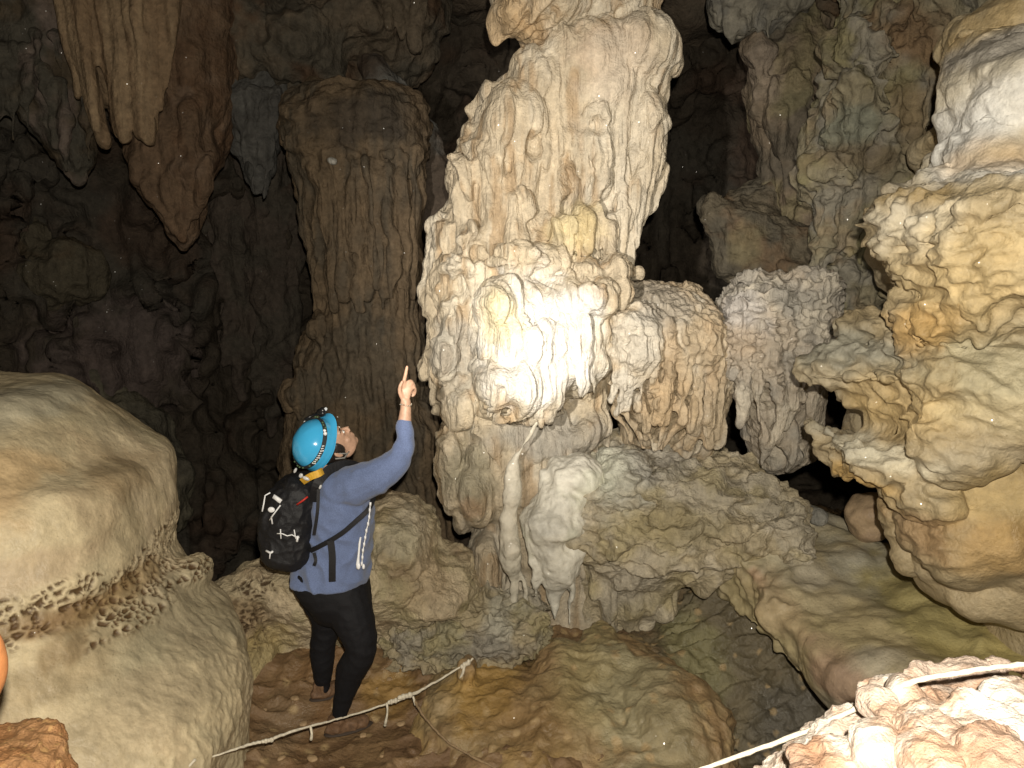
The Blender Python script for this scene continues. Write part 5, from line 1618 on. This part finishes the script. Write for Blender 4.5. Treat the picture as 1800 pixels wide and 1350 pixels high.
# ---- reflective cord clipped to the chest
mb = MB()
cp = [(651, 886), (650, 897), (649, 909), (647, 921), (644, 933), (642, 945), (640, 957), (638, 968), (637, 980), (636, 991)]
mb.tube([Q(a, b, -.165) for a, b in cp], [.003] * len(cp), 6)
for k, (a, b) in enumerate(cp):
    mb.tube([Q(a, b - 3.2, -.168), Q(a, b + 3.2, -.168)], [.0055, .0050], 8)
cp = [(634, 944), (632, 956), (631, 968), (630, 980), (629, 992), (629, 999)]
mb.tube([Q(a, b, -.160) for a, b in cp], [.004, .006, .005, .006, .010, .008], 8)
mb.ell(Q(639, 996, -.16), (.007, .007, .014)); mb.ell(Q(630, 995, -.162), (.010, .008, .018))
solid('chest_cord', mb, WHITER, person, 'dangling cord of reflective white beads at the chest')

# ---- straps of the pack lie on the shirt; the pack itself is its own thing
pack = bpy.data.objects.new('backpack', None)
COL.objects.link(pack)
pack.location = Q(515, 990)
pack['label'] = 'small black backpack with white reflective cords worn by the person in the blue helmet'
pack['category'] = 'backpack'
bpy.context.view_layer.update()
mb = MB()
mb.L([(832, 512, 556, YP - .02, .06), (845, 492, 562, YP - .02, .11), (865, 474, 564, YP - .03, .14), (900, 461, 562, YP - .03, .155), (940, 458, 558, YP - .03, .16), (970, 464, 556, YP - .03, .155), (985, 476, 552, YP - .03, .13), (993, 500, 545, YP - .03, .08)], nu=40, p=2.5)
mb.ell(Q(486, 925, -.12), (.085, .06, .13)); mb.ell(Q(520, 850, -.08), (.06, .08, .05))
part('pack_body', mb, .006, 3, PACKM, pack, [lambda v, n: .009 * fbm(v * 9, 3, 4) + .004 * ridged(v, 20, 1, 2, 5)])


def strap(pts, w, th=.006, name='shoulder_strap', mat=PACKM, parent=pack):
    q = resample(pts, 4)
    b = MB()
    c = [Q(*p[:3]) for p in q]
    n = len(c)
    vs = []
    for k in range(n):
        d = nrm(c[min(k + 1, n - 1)] - c[max(k - 1, 0)])
        o = nrm(np.array([.25, -1, .1]))
        sd = nrm(np.cross(d, o)); o = np.cross(sd, d)
        for e, h in ((-1, -th), (1, -th), (1, th), (-1, th)):
            vs.append(c[k] + sd * e * w / 2 + o * h)
    fs = []
    for k in range(n - 1):
        for i in range(4):
            fs.append((k * 4 + i, k * 4 + (i + 1) % 4, (k + 1) * 4 + (i + 1) % 4, (k + 1) * 4 + i))
    fs += [(0, 1, 2, 3), (4 * n - 1, 4 * n - 2, 4 * n - 3, 4 * n - 4)]
    b.add(vs, fs)
    return link(name, b.mesh(name), mat, parent)


strap([(546, 968, -.13), (566, 958, -.175), (600, 938, -.19), (628, 914, -.185), (646, 897, -.165), (655, 880, -.12), (657, 860, -.05)], .022)
strap([(581, 950, -.19), (584, 975, -.19), (584, 1000, -.19), (584, 1022, -.185)], .034, .004, 'hanging_strap')
strap([(552, 972, -.15), (555, 985, -.17), (552, 994, -.17)], .016, .004, 'hanging_strap')
strap([(552, 880, -.15), (556, 855, -.19), (566, 838, -.17), (585, 822, -.12), (612, 816, -.06), (632, 822, .02)], .045, .010)
strap([(560, 860, -.19), (558, 900, -.20), (552, 940, -.19)], .016, .004)
strap([(532, 846, -.16), (545, 838, -.20), (560, 832, -.20), (566, 828, -.17)], .034, .006, 'haul_loop', YELL)
for c_, r_ in ((Q(538, 841, -.215), (.018, .006, .009)), (Q(529, 836, -.20), (.010, .006, .012)), (Q(519, 827, -.14), (.007, .006, .014)), (Q(563, 856, -.215), (.006, .005, .012))):
    mb = MB(); mb.ell(c_, r_, [[.9, 0, .43], [0, 1, 0], [-.43, 0, .9]]); solid('buckle', mb, plain('clear_buckle', (.55, .55, .55), .3), pack)


def line3(pts, r, mat, name):
    b = MB()
    b.tube([Q(*p) for p in pts], [r] * len(pts), 6)
    return solid(name, b, mat, pack)


line3([(522, 887, -.22), (532, 880, -.225), (541, 873, -.215)], .005, REDM, 'red_cord')
line3([(475, 866, -.15), (466, 871, -.15), (464, 884, -.16), (461, 899, -.17)], .0038, WHITER, 'reflective_cord')
line3([(493, 888, -.20), (484, 900, -.20), (477, 909, -.20), (479, 921, -.20)], .0038, WHITER, 'reflective_cord')
line3([(493, 888, -.20), (482, 903, -.21), (474, 914, -.2)], .003, WHITER, 'reflective_cord')
line3([(487, 938, -.22), (496, 938, -.225), (505, 942, -.225), (513, 940, -.22), (519, 943, -.21), (526, 945, -.20)], .003, WHITER, 'reflective_cord')
line3([(493, 930, -.222), (494, 947, -.222)], .003, WHITER, 'reflective_cord')
line3([(517, 931, -.212), (520, 947, -.212)], .003, WHITER, 'reflective_cord')
line3([(524, 942, -.205), (522, 952, -.205)], .006, WHITER, 'reflective_cord')
line3([(468, 968, -.19), (476, 972, -.2), (480, 969, -.2)], .006, WHITER, 'reflective_cord')
line3([(475, 972, -.2), (474, 982, -.2)], .003, WHITER, 'reflective_cord')
mb = MB(); mb.ell(Q(477, 896, -.205), (.017, .008, .014)); solid('reflective_disc', mb, WHITER, pack)
mb = MB()
a, b, c, d = Q(483, 868, -.195), Q(497, 878, -.2), Q(493, 884, -.205), Q(480, 874, -.2)
n_ = np.array([-.2, -.012, .0])
n_ = np.array([0, -.012, 0])
mb.add([a, b, c, d, a + n_, b + n_, c + n_, d + n_], [(0, 3, 2, 1), (4, 5, 6, 7), (0, 1, 5, 4), (1, 2, 6, 5), (2, 3, 7, 6), (3, 0, 4, 7)])
solid('white_label', mb, WHITER, pack)
